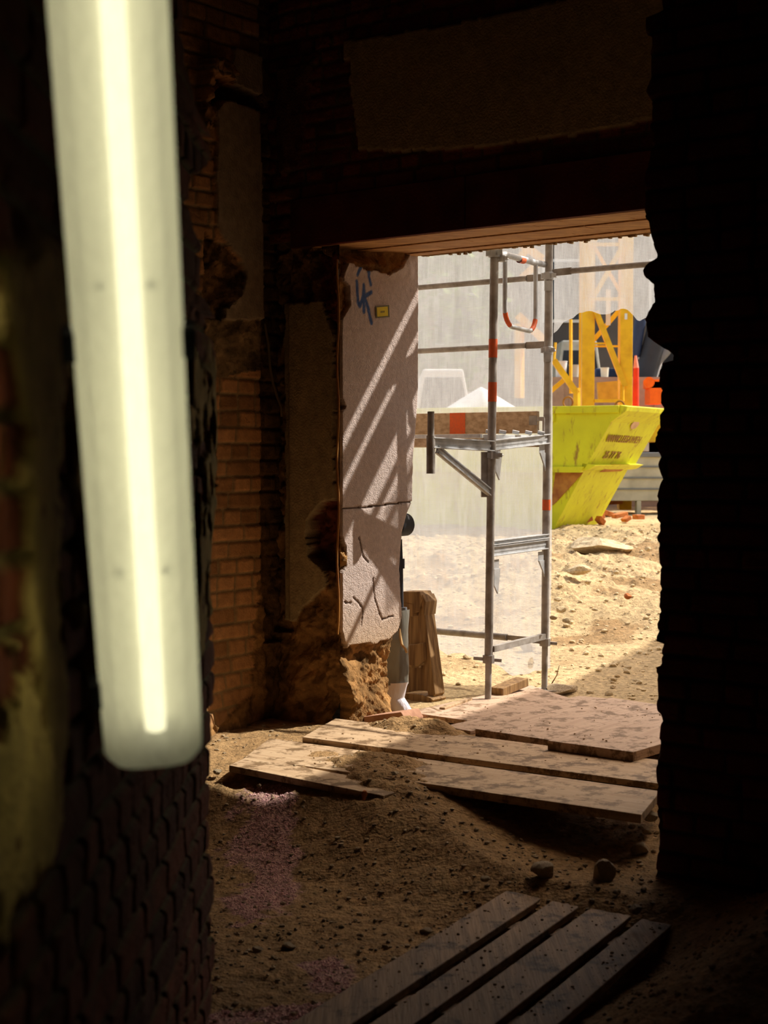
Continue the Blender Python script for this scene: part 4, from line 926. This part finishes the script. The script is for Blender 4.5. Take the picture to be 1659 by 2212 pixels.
# concrete pump truck / grey vehicle behind the crane
def vehicle(name, label, cat, px, py, Y, wpx, depth, body):
    top = at_y(px, py, Y); wd = wpx / F * Y; p = Vector((top.x, top.y, gz(top))); ht = top.z - p.z - 0.25
    t = thing(name, label, cat, (p.x + wd / 2, p.y, p.z))
    b = MB(); y = p.y; x = p.x; z = p.z + 0.25
    prof_ = [(0, z), (0, z + ht * 0.55), (wd * 0.10, z + ht * 0.60), (wd * 0.22, z + ht), (wd * 0.80, z + ht), (wd * 0.93, z + ht * 0.6), (wd, z + ht * 0.5), (wd, z)]
    b.prism([(x + a, y, c) for a, c in prof_], (0, depth, 0)); b.build('body', body, t, bevel=0.04)
    b = MB(); b.prism([(x + wd * 0.16, y - 0.01, z + ht * 0.62), (x + wd * 0.25, y - 0.01, z + ht * 0.93), (x + wd * 0.77, y - 0.01, z + ht * 0.93), (x + wd * 0.88, y - 0.01, z + ht * 0.62)], (0, 0.012, 0)); b.build('windscreen', M['glassd'], t)
    b = MB(); b.box((x + wd * 0.2, y - 0.015, z + ht * 0.22), (wd * 0.6, 0, 0), (0, 0.02, 0), (0, 0, ht * 0.12)); b.build('grille', M['darkgrey'], t)
    for f in (0.08, 0.78):
        b = MB(); b.box((x + wd * f, y - 0.015, z + ht * 0.38), (wd * 0.14, 0, 0), (0, 0.02, 0), (0, 0, ht * 0.09)); b.build('headlight', M['white'], t)
    for f in (0.05, 0.80):
        b = MB(); b.tube([(x + wd * f, y + 0.5, z + 0.02), (x + wd * (f + 0.15), y + 0.5, z + 0.02)], 0.30, 16); b.build('wheel', M['black'], t, smooth=True)
    return t
vehicle('van', 'white van front seen dimly through the left netting', 'van', 880, 797, 27, 150, 4.0, M['white'])
vehicle('lorry', 'grey lorry behind the yellow crane mast', 'lorry', 1185, 735, 33, 130, 3.0, M['steelbox'])
vehicle('car', 'dark blue car low behind the crane mast legs', 'car', 1262, 795, 28.3, 110, 1.8, M['darkblue'])
b = MB(); p = at_y(1292, 868, 22.9); b.prism([at_y(1293, 868, 24.8), at_y(1290, 826, 24.8), at_y(1340, 822, 24.8), at_y(1348, 868, 24.8)], (0, 0.1, 0)); tag(b.build('ochre_sheet', M['ochre']), 'ochre sheet leaning between the two crane mast legs', 'sheet')
cz = at_y(1300, 815, 26.3).z
p = at_y(1190, 985, 26.2); b = MB(); b.box((p.x, p.y, gz(p)), (2.6, 0, 0), (0, 0.5, 0), (0, 0, cz - gz(p)))
for k in range(9): b.box((p.x + 0.02 + k * 0.29, p.y - 0.02, gz(p) + 0.1), (0.2, 0, 0), (0, 0.03, 0), (0, 0, cz - gz(p) - 0.2))
tag(b.build('site_wall', plain('site_wall_taupe', S(168, 148, 132))), 'low grey site wall of upright panels behind the crane mast legs', 'wall')
for (px, wpx, hpx, lab, mm) in ((1306, 18, 20, 'small cream bucket standing between the crane mast legs', 'cream'), (1212, 26, 34, 'white drum standing left of the crane mast', 'white'), (1240, 22, 26, 'pale grey drum beside the white drum, left of the crane mast', 'steelbox')):
    p = at_y(px, 815, 26.45); wd = wpx / F * 26.45; p.z = cz + 0.001; b = MB(); b.tube([p, p + Vector((0, 0, hpx / F * 26.45))], wd / 2 * 0.85, 16, r2=wd / 2); b.tube([p + Vector((0, 0, hpx / F * 26.4)), p + Vector((0, 0, hpx / F * 26.4 + 0.012))], wd / 2 * 1.06, 16); o = b.build('bucket' if mm == 'cream' else 'drum', M[mm], None, smooth=True); tag(o, lab, 'bucket' if mm == 'cream' else 'drum')
# tarpaulin heap
hp = at_y(1060, 900, 21.0)
TX, TY = np.meshgrid(np.linspace(-1, 1, 60), np.linspace(-1, 1, 40))
px_ = TX; hh = np.clip(1 - np.abs(TX + 0.15) ** 1.1, 0, 1) * np.clip(1 - TY ** 2, 0, 1) ** 0.6
zt0 = at_y(1060, 832, 21).z - at_y(1060, 892, 21).z
PX = np.stack([hp.x + TX * 0.62, hp.y + 0.6 + TY * 0.6, at_y(1060, 892, 21).z + hh * zt0 + 0.02 * fbm(TX * 4, TY * 4, 4)], -1)
hb = thing('spoil_heap', 'pale heap of spoil topped by white sheeting behind the toe board', 'heap', (hp.x, hp.y + .6, gz(hp)))
o = surf('white_sheeting', PX, None, M['white'], parent=hb)
BX, BY = np.meshgrid(np.linspace(-1, 1, 60), np.linspace(-1, 1, 40)); zb0 = gz(hp); zmx = at_y(1000, 872, 21).z
hh = np.clip(1 - BX ** 2, 0, 1) ** 0.5 * np.clip(1 - BY ** 2, 0, 1) ** 0.5
PB = np.stack([hp.x - 0.5 + BX * 1.7, hp.y + 0.7 + BY * 0.9, zb0 - 0.05 + hh * (zmx - zb0) + 0.05 * fbm(BX * 5, BY * 5, 6)], -1)
surf('heap_body', PB, None, M['rock'], parent=hb)

# far house fronts and trees
def far_house(px0, px1, Y, ztop, m, label, seed):
    a = at_y(px0, 985, Y); c = at_y(px1, 985, Y); wd = c.x - a.x; t = thing('building', label, 'building', (a.x + wd / 2, a.y, 0.5))
    b = MB(); b.box((a.x, a.y, 0.3), (wd, 0, 0), (0, 6, 0), (0, 0, ztop)); b.build('wall', m, t)
    r = random.Random(seed); n = max(2, int(wd / 2.6)); st = wd / n
    for i in range(n):
        for z in np.arange(1.6, ztop - 1.5, 3.0):
            f = MB(); x0 = a.x + st * (i + 0.3); f.box((x0, a.y - 0.05, z), (st * 0.4, 0, 0), (0, 0.06, 0), (0, 0, 1.5)); w_ = f.build('window', M['white'], t)
            g = MB(); g.box((x0 + 0.07, a.y - 0.07, z + 0.07), (st * 0.4 - 0.14, 0, 0), (0, 0.03, 0), (0, 0, 1.36)); g.build('pane', M['glassd'], w_)
far_house(640, 1100, 44, 11, M['facade'], 'pale rendered house front far behind the netting', 1)
far_house(1100, 1560, 36.5, 12, mat('dark_far_render', S(96, 88, 82), 0.9, col2=S(70, 66, 64), scale=0.8), 'darker house front far behind the crane', 2)
def blob_tree(px, Y, zc, r_, label, seed):
    c = at_y(px, 985, Y); g0 = gz(c); t = thing('tree', label, 'tree', (c.x, c.y, g0))
    b = MB(); b.tube([(c.x, c.y, g0 - 0.1), (c.x, c.y, zc)], 0.16, 10, r2=0.08); b.build('trunk', M['oldwood'], t)
    r = random.Random(seed); vs = []; fs = []
    for i in range(1400):
        th = r.uniform(0, 6.283); ph = math.acos(r.uniform(-1, 1)); q = r_ * r.uniform(0.55, 1.0)
        p = Vector((c.x + q * math.sin(ph) * math.cos(th), c.y + q * math.sin(ph) * math.sin(th), zc + q * math.cos(ph)))
        a = Vector((r.uniform(-1, 1), r.uniform(-1, 1), r.uniform(-1, 1))).normalized() * 0.14; bb = a.cross(Vector((r.uniform(-1, 1), r.uniform(-1, 1), 1))).normalized() * 0.10
        n = len(vs); vs += [p - a, p + bb, p + a, p - bb]; fs.append((n, n + 1, n + 2, n + 3))
    bb = MB(); bb.add(vs, fs); bb.build('crown', M['leaf'], t)
blob_tree(930, 34, 4.6, 2.0, 'leafy tree seen faintly through the left netting', 3)

# ------------------------------------------------------------------ BY THE JAMB OUTSIDE
# round duct end
dc = thing('duct_pipe', 'short dark round duct sticking out behind the jamb edge', 'duct', at_v(880, 1133, 7.02))
c = at_v(876, 1133, 7.00); b = MB(); ds = W(-0.0, 1) - W(0, 0); b.tube([c - ds * 0.10, c + ds * 0.0], 0.066, 24, cap=False); b.tube([c - ds * 0.1, c - ds * 0.01], 0.062, 24)
b.build('pipe', M['darkgrey'], dc, smooth=True)
# drain pipe with joints, wrapped below
UPp = -5.20
def jp(px, py, v=6.99): return at_v(px, py, v)
dp = thing('drain_pipe', 'thin dark grey drain pipe running down the jamb outer edge', 'pipe', jp(868, 1530))
b = MB(); b.tube([jp(864, 1165), jp(866, 1220), jp(867, 1300), jp(869, 1390), jp(866, 1480), jp(862, 1540)], 0.0125, 12); b.build('pipe', M['darkgrey'], dp, smooth=True)
b = MB(); b.tube([jp(867.5, 1207), jp(867.5, 1228)], 0.018, 12); b.build('joint', M['darkgrey'], dp, smooth=True)
b = MB(); b.tube([jp(872, 1312), jp(873, 1335)], 0.019, 12); b.build('joint', M['grey'], dp, smooth=True)
# grey film wrap around the pipe and white film spreading on the ground
def film(name, prof_, v, m, parent, seed, dep=0.06):
    """prof_: list of (py, left px, right px); closed crumpled sleeve"""
    n = 40; rows = []
    ys = np.linspace(prof_[0][0], prof_[-1][0], 46)
    for y in ys:
        l = np.interp(y, [p[0] for p in prof_], [p[1] for p in prof_]); r_ = np.interp(y, [p[0] for p in prof_], [p[2] for p in prof_])
        A = at_v(l, y, v); B = at_v(r_, y, v); c = (A + B) / 2; hw = (B - A) / 2; row = []
        for k in range(n + 1):
            t = 2 * math.pi * k / n; f = 1 + 0.22 * float(fbm(math.cos(t) * 1.6 + 5, math.sin(t) * 1.6 + y * 0.03, seed, 4))
            p = c + hw * math.cos(t) * f + Vector((VX, VY, 0)) * dep * math.sin(t) * f; row.append((p.x, p.y, p.z))
        rows.append(row)
    return surf(name, np.array(rows), None, m, parent=parent)
fw = thing('plastic_wrap', 'crumpled grey plastic film wrapped round the pipe at the jamb foot, white below', 'plastic film', jp(862, 1550))
film('grey_wrap', [(1318, 862, 876), (1350, 852, 877), (1400, 838, 878), (1450, 834, 879), (1478, 828, 879)], 6.96, M['film'], fw, 3)
film('white_skirt', [(1474, 836, 879), (1490, 834, 874), (1508, 842, 870), (1530, 838, 884), (1548, 842, 894), (1560, 845, 898)], 6.95, M['bag'], fw, 9, 0.05)
# dangling rope end
b = MB(); b.tube([jp(858, 1305, 6.93), jp(862, 1330, 6.93), jp(864, 1370, 6.92), jp(868, 1392, 6.91), jp(876, 1402, 6.90), jp(879, 1410, 6.90)], 0.0075, 8)
tag(b.build('rope', mat('jute_rope', S(196, 160, 110), 0.9), None, smooth=True), 'stiff tan rope end dangling in front of the wrapped pipe', 'rope')
# stood-up pallet
pp = thing('wooden_pallet', 'old wooden pallet standing on edge outside, leaning by the jamb', 'pallet', at_z(905, 1540, 0.0))
e1_ = (W(-1, 0) - W(0, 0))           # pallet runs away to the left along the wall outside
def seg(p0, p1, wd, th, nm, m='oldwood'):
    b = MB(); b.bar(p0, p1, wd, th, side=(VX, VY, 0)); return b.build(nm, M[m], pp, bevel=0.004)
def PQ(px, py, v=7.42): return at_v(px, py, v)
LN = e1_ * 0.8
# deck boards (edge-on, the right rising plane) and three blocks + bottom boards
def slab(pts, v, depth_vec, nm):
    b = MB(); b.prism([at_v(x, y, v) for x, y in pts], depth_vec); return b.build(nm, M['oldwood'], pp, bevel=0.004)
slab([(905, 1284), (913, 1290), (940, 1500), (926, 1518), (904, 1330)], 7.34, Vector((VX, VY, 0)) * 0.10, 'deck_board')
slab([(912, 1284), (919, 1300), (916, 1330), (908, 1300)], 7.33, Vector((VX, VY, 0)) * 0.12, 'splinter')
slab([(866, 1285), (905, 1285), (926, 1510), (866, 1520)], 7.46, Vector((VX, VY, 0)) * 0.02, 'back_board')
slab([(866, 1278), (905, 1278), (912, 1292), (905, 1320), (892, 1325), (893, 1305), (866, 1300)], 7.32, Vector((VX, VY, 0)) * 0.12, 'top_board')
slab([(874, 1302), (893, 1305), (893, 1332), (874, 1330)], 7.32, Vector((VX, VY, 0)) * 0.10, 'block')
slab([(876, 1395), (917, 1388), (920, 1424), (900, 1440), (876, 1435)], 7.33, Vector((VX, VY, 0)) * 0.10, 'block')
slab([(876, 1440), (905, 1444), (903, 1392), (876, 1392)], 7.42, Vector((VX, VY, 0)) * 0.03, 'stringer')
slab([(874, 1497), (905, 1500), (926, 1506), (935, 1512), (922, 1535), (885, 1530), (874, 1520)], 7.30, Vector((VX, VY, 0)) * 0.14, 'block')
# hollow brick at the jamb foot
hbk = thing('hollow_brick', 'flat pinkish hollow brick lying at the foot of the jamb', 'brick', at_z(830, 1560, 0))
P = [at_v(x, y, 6.42) for x, y in ((780, 1549), (866, 1538), (876, 1556), (876, 1566), (785, 1568))]
b = MB(); b.prism(P, W(0, 0.16) - W(0, 0)); b.build('body', mat('pink_fired_clay', S(196, 150, 122), 0.9, col2=S(164, 120, 96), scale=14), hbk, bevel=0.004)
P = [at_v(x, y, 6.415) for x, y in ((857, 1552), (872, 1550), (873, 1560), (857, 1562))]; b = MB(); b.prism(P, W(0, 0.01) - W(0, 0)); b.build('hole', M['black'], hbk)  # flat black plate painted in for the shade inside the hollow
# yellow sticker on the jamb
st = thing('sticker', 'small yellow sticker with grey border on the plastered jamb', 'sticker', at_u(826, 673, UJ + 0.02))
def onj(x, y, o=0.024): return at_u(x, y, UJ + o)
b = MB(); b.prism([onj(811, 661, 0.026), onj(840, 659, 0.026), onj(841, 685, 0.026), (onj(812, 687, 0.026))], W(0.002, 0) - W(0, 0)); b.build('backing', plain('sticker_border', S(120, 112, 70)), st)
b = MB(); b.prism([onj(814, 664, 0.0285), onj(837, 662, 0.0285), onj(838, 682, 0.0285), (onj(815, 684, 0.0285))], W(0.001, 0) - W(0, 0)); b.build('face', plain('sticker_yellow', S(232, 208, 20)), st)
b = MB(); b.prism([onj(822, 672, 0.030), onj(831, 671, 0.030), onj(831, 675, 0.030), onj(822, 676, 0.030)], W(0.0006, 0) - W(0, 0)); b.build('print', plain('sticker_print', S(150, 130, 30)), st)
# cable on the inner wall
b = MB(); cab = [at_v(x, y, VI - 0.06) for x, y in ((572, 700), (580, 745), (583, 790), (590, 830), (600, 860), (608, 880), (609, 900))]
b.tube(cab, 0.007, 8); tag(b.build('cable', mat('old_conduit', S(140, 120, 84), 0.8), None, smooth=True), 'old bent conduit cable hanging in the corner left of the doorway', 'cable')

# ------------------------------------------------------------------ STONES, OFFCUTS, RUBBLE
def rock_mesh(seed, sub=2, flat=0.7, ang=0.35):
    bm = bmesh.new(); bmesh.ops.create_icosphere(bm, subdivisions=sub, radius=1.0); r = random.Random(seed)
    planes = [Vector((r.gauss(0, 1), r.gauss(0, 1), r.gauss(0, 1))).normalized() for _ in range(7)]
    for v in bm.verts:
        for p in planes:
            d_ = v.co.dot(p)
            if d_ > 1 - ang: v.co -= p * (d_ - (1 - ang))
        v.co *= 1 + 0.10 * (r.random() - 0.5); v.co.z *= flat
    me = bpy.data.meshes.new('stone'); bm.to_mesh(me); bm.free(); return me
def stone(name, label, cat, px, py, wpx, flat=0.7, m='rock', seed=1, group=None, sink=0.25, zg=-0.2, sub=3, ang=0.35):
    p = at_z(px, py, zg)
    for _ in range(3): p = at_z(px, py, float(ground_h(p.x, p.y, True)))
    s = wpx / F * p.y / 2; me = rock_mesh(seed, sub, flat, ang); me.materials.append(M[m])
    o = bpy.data.objects.new(name, me); COL.objects.link(o); o.scale = (s, s * 0.9, s); o.rotation_euler = (0, 0, seed * 1.7)
    o.location = (p.x, p.y, p.z + s * flat * (1 - sink)); return tag(o, label, cat, group)
stone('rock', 'big angular rock on the dim floor, left of the pointed one', 'rock', 1175, 1893, 66, 0.62, seed=3, sink=0.4)
stone('rock', 'big pointed dark rock near the right wall', 'rock', 1300, 1900, 66, 0.85, seed=8, ang=0.5, sink=0.4)
stone('rock', 'lumpy clod beside the right wall, beyond the pointed rock', 'clod', 1383, 1843, 46, 0.7, seed=5, sink=0.4)
stone('stone', 'rounded pale cobble touching the far corner of the slatted pallet', 'stone', 1372, 1972, 34, 0.7, seed=6)
stone('stone', 'flat dark stone isolated on the floor at lower left', 'stone', 622, 2047, 38, 0.35, seed=7)
stone('stone', 'dark flat stone left of the isolated one at lower left', 'stone', 556, 2055, 30, 0.4, seed=9)
stone('stone', 'dark round stone in mid floor below the boards', 'stone', 1048, 1903, 24, 0.6, seed=10)
stone('stone', 'flat dark stone left of the slatted pallet', 'stone', 920, 2014, 32, 0.35, seed=11)
stone('brick_fragment', 'small upright terracotta fragment by the pink dust', 'brick fragment', 785, 1726, 20, 1.2, 'brick', seed=12, ang=0.55)
stone('stone', 'small pale pebble standing on the sunlit soil edge', 'stone', 791, 1665, 15, 0.9, seed=13)
stone('stone', 'small stone just behind the corner of the middle shuttering panel left of centre', 'stone', 852, 1674, 22, 0.5, seed=14)
stone('stone', 'rounded stone beneath the raised right end of the middle panel', 'stone', 1405, 1772, 40, 0.6, seed=15)
stone('rock', 'sunlit flat broken slab on the spoil mound right of the scaffold', 'rock', 1300, 1195, 150, 0.32, 'pale', seed=16, ang=0.5, zg=0.3)
stone('rock', 'tilted pale block on the mound beside the broken slab', 'rock', 1362, 1200, 46, 0.8, 'pale', seed=17, ang=0.5, zg=0.3)
stone('rock', 'long pale stone below the broken slab on the mound', 'rock', 1250, 1240, 60, 0.4, 'pale', seed=18, zg=0.3)
stone('rock', 'reddish stone on the trodden soil outside, right of the standards', 'rock', 1356, 1293, 20, 0.7, 'brick', seed=19, zg=0.1)
stone('rock', 'brown clod showing between the two scaffold standards', 'clod', 1140, 1405, 36, 0.9, seed=20, zg=0.0)
stone('clod', 'crumbly dark clods heaped at the foot of the right standard', 'clod', 1215, 1497, 90, 0.28, seed=21, zg=0.0)
for k, (px, py, s_) in enumerate([(560, 1700, 14), (655, 1745, 10), (470, 1672, 22), (700, 1690, 12), (880, 1690, 14), (955, 1780, 12), (1090, 1850, 12), (1240, 1690, 14), (1320, 1720, 12), (1340, 1770, 16), (1365, 1790, 20), (1300, 1790, 14), (1395, 1800, 22), (1255, 1845, 14), (1100, 1910, 12), (940, 1880, 10),
                                 (820, 1940, 10), (700, 1990, 12), (590, 2070, 12), (600, 2120, 12), (860, 1830, 9), (740, 1830, 9), (980, 1960, 10), (1180, 1740, 10), (1060, 1720, 9), (1330, 1930, 16), (1390, 1925, 18), (1360, 1960, 12), (690, 1800, 8), (530, 1730, 9)]):
    stone('pebble', 'small pebble scattered on the dim earth floor', 'pebble', px, py, s_, 0.65, 'stone', seed=40 + k, group='pebbles on the earth floor', sub=2)
for k, (px, py, s_) in enumerate([(1205, 1300, 20), (1270, 1262, 18), (1330, 1240, 16), (1390, 1250, 20), (1400, 1190, 18), (1330, 1150, 14), (1285, 1320, 14), (1400, 1330, 12), (1225, 1345, 22), (970, 1440, 20), (1010, 1425, 24), (940, 1412, 18), (1000, 1460, 12), (1385, 1150, 14), (1240, 1165, 14), (990, 1480, 14), (1345, 1440, 8), (1310, 1300, 10), (1212, 1322, 26), (1196, 1338, 18)]):
    stone('pebble', 'pale stone scattered on the sunlit soil outside', 'stone', px, py, s_, 0.6, 'pale', seed=90 + k, group='stones on the sunlit soil outside', sub=2, zg=0.1)
# brick rubble by the skip
br_spec = [(1290, 1128, 40, 12, 15), (1310, 1118, 36, 11, -30), (1330, 1108, 34, 10, 5), (1285, 1110, 26, 12, 60), (1345, 1122, 30, 9, 20), (1300, 1135, 22, 11, -60), (1385, 1127, 18, 10, 0), (1318, 1103, 20, 12, 80), (1270, 1134, 30, 10, 30), (1360, 1130, 18, 8, 45)]
for k, (px, py, ln, th, rot) in enumerate(br_spec):
    p = at_z(px, py, 0.6)
    for _ in range(3): p = at_z(px, py, gz(p))
    s = p.y / F; b = MB(); a = R(rot); dx = Vector((math.cos(a), 0.4 * math.cos(a), math.sin(a) * 0.6)); up = Vector((-math.sin(a) * 0.6, 0, 1)).normalized()
    b.box(p - dx * ln * s / 2 + Vector((0, 0, 0.03 + (0.10 if k in (2, 3, 7) else 0))), dx * ln * s, Vector((-0.05, 0.12, 0)), up * th * s)
    tag(b.build('brick', M['brick'], None, bevel=0.008), 'broken orange brick in the heap at the foot of the skip', 'brick', 'broken bricks by the skip')
# timber offcuts near the standards
def offcut(name, label, a, c, wd, th, m='oldwood', za=0.03, zc=0.03):
    A = at_z(*a, za); B = at_z(*c, zc); b = MB(); b.bar(A, B, wd, th); return tag(b.build(name, M[m], None, bevel=0.004), label, 'timber')
offcut('timber_offcut', 'sunlit timber offcut on the ground between the scaffold standards', (1072, 1495), (1128, 1472), 0.09, 0.05, 'oldwood', 0.04, 0.07)
offcut('wood_strip', 'thin pale wood strip in front of the left standard base', (955, 1532), (1015, 1510), 0.035, 0.02, 'panel', 0.03, 0.03)
offcut('wood_splinter', 'grey splintered stick lying beside the pallet foot outside', (930, 1530), (952, 1540), 0.02, 0.02, 'pallet', 0.02, 0.02)
b = MB(); p = at_z(1190, 1480, 0.0); q = at_y(1208, 1438, p.y); b.tube([p, (p + q) / 2 + Vector((0.01, 0, 0)), q], 0.004, 6, r2=0.002); tag(b.build('twig', M['oldwood']), 'thin twig sticking up beside the right standard', 'twig')

# gravel and grit: uncountable
def scatter(name, label, cat, n, area, smin, smax, m, seed, cond=None):
    r = np.random.RandomState(seed); X = r.uniform(area[0], area[1], n); Y = r.uniform(area[2], area[3], n)
    if cond is not None: k = cond(X, Y, r); X = X[k]; Y = Y[k]
    n = len(X); Z = ground_h(X, Y, True); s = smin + (smax - smin) * r.rand(n) ** 3
    ico = bmesh.new(); bmesh.ops.create_icosphere(ico, subdivisions=1, radius=1); bv = np.array([v.co[:] for v in ico.verts]); bf = np.array([[v.index for v in f.verts] for f in ico.faces]); ico.free()
    V = bv[None] * (s[:, None, None] * (0.7 + 0.6 * r.rand(n, len(bv), 1))) * np.array([1, 0.85, 0.6]); a = r.rand(n) * 6.28; ca, sa = np.cos(a)[:, None], np.sin(a)[:, None]
    x = V[..., 0] * ca - V[..., 1] * sa; y = V[..., 0] * sa + V[..., 1] * ca
    V = np.stack([x + X[:, None], y + Y[:, None], V[..., 2] + (Z + s * 0.25)[:, None]], -1).reshape(-1, 3)
    Fc = (bf[None] + (np.arange(n) * len(bv))[:, None, None]).reshape(-1, 3)
    me = bpy.data.meshes.new(name); me.from_pydata(V.tolist(), [], Fc.tolist()); me.materials.append(m)
    o = bpy.data.objects.new(name, me); COL.objects.link(o); return tag(o, label, cat, kind='stuff')
def cin(X, Y, r):
    v = X * VX + Y * VY; u = X * UX + Y * UY
    return (v < 6.2) & (u > -5.6) & (u < -1.6) & (r.rand(len(X)) < 0.35 + 0.65 * sstep(-4.6, -3.2, u))
scatter('gravel', 'loose gravel strewn over the dim earth floor inside', 'gravel', 9000, (-1.3, 1.7, 3.6, 8.2), 0.003, 0.013, M['stone'], 1, cin)
scatter('gravel', 'loose pale gravel strewn over the sunlit soil outside', 'gravel', 4500, (-0.5, 4.0, 8.6, 19), 0.005, 0.030, M['pale'], 2, lambda X, Y, r: (X * VX + Y * VY > 8.1) & (X * UX + Y * UY < -3.4))
scatter('pink_granules', 'spilled pink granules in patches on the earth floor at left', 'granules', 90000, (-0.9, 0.4, 3.7, 7.2), 0.002, 0.005, M['pink'], 3, lambda X, Y, r: pink_mask(X, Y) > 0.55)
# crumbs of soil on the boards
def crumbs():
    r = np.random.RandomState(5); V = []; Fc = []
    ico = bmesh.new(); bmesh.ops.create_icosphere(ico, subdivisions=1, radius=1); bv = np.array([v.co[:] for v in ico.verts]); bf = [[v.index for v in f.verts] for f in ico.faces]; ico.free()
    spots = []
    for _ in range(500):
        u = r.uniform(-5.0, -2.9); v = r.uniform(5.25, 7.5)
        if fbm(u * 2.2, v * 2.2, 66, 4) < 0.04: continue
        if u < -4.9 and v > 6.3: continue
        z = 0.03 if v < 6.28 else (0.078 if u > -3.88 else (0.052 if u > -4.4 else 0.035))
        if v < 5.69: z = 0.005 + 0.065 * (u + 5.0) / 2.1
        spots.append(W(u, v, z))
    for _ in range(260):
        d_ = r.uniform(3.9, 5.08); p = [(-2.26, -2.11), (-2.06, -1.955), (-1.91, -1.755), (-1.71, -1.6)][r.randint(4)]
        spots.append(PD(r.uniform(*p), d_, -0.169))
    for p in spots:
        s = 0.0015 + 0.005 * r.rand() ** 3; n = len(V); V += (bv * s * (0.7 + 0.6 * r.rand(len(bv), 1)) * [1, 1, 0.7] + [p.x, p.y, p.z + s * 0.3]).tolist(); Fc += [[i + n for i in f] for f in bf]
    me = bpy.data.meshes.new('soil_crumbs'); me.from_pydata(V, [], Fc); me.materials.append(mat('soil_crumb', S(160, 130, 92), 0.95)); o = bpy.data.objects.new('soil_crumbs', me); COL.objects.link(o)
    tag(o, 'dark crumbs of soil scattered over the boards', 'soil', kind='stuff')
crumbs()
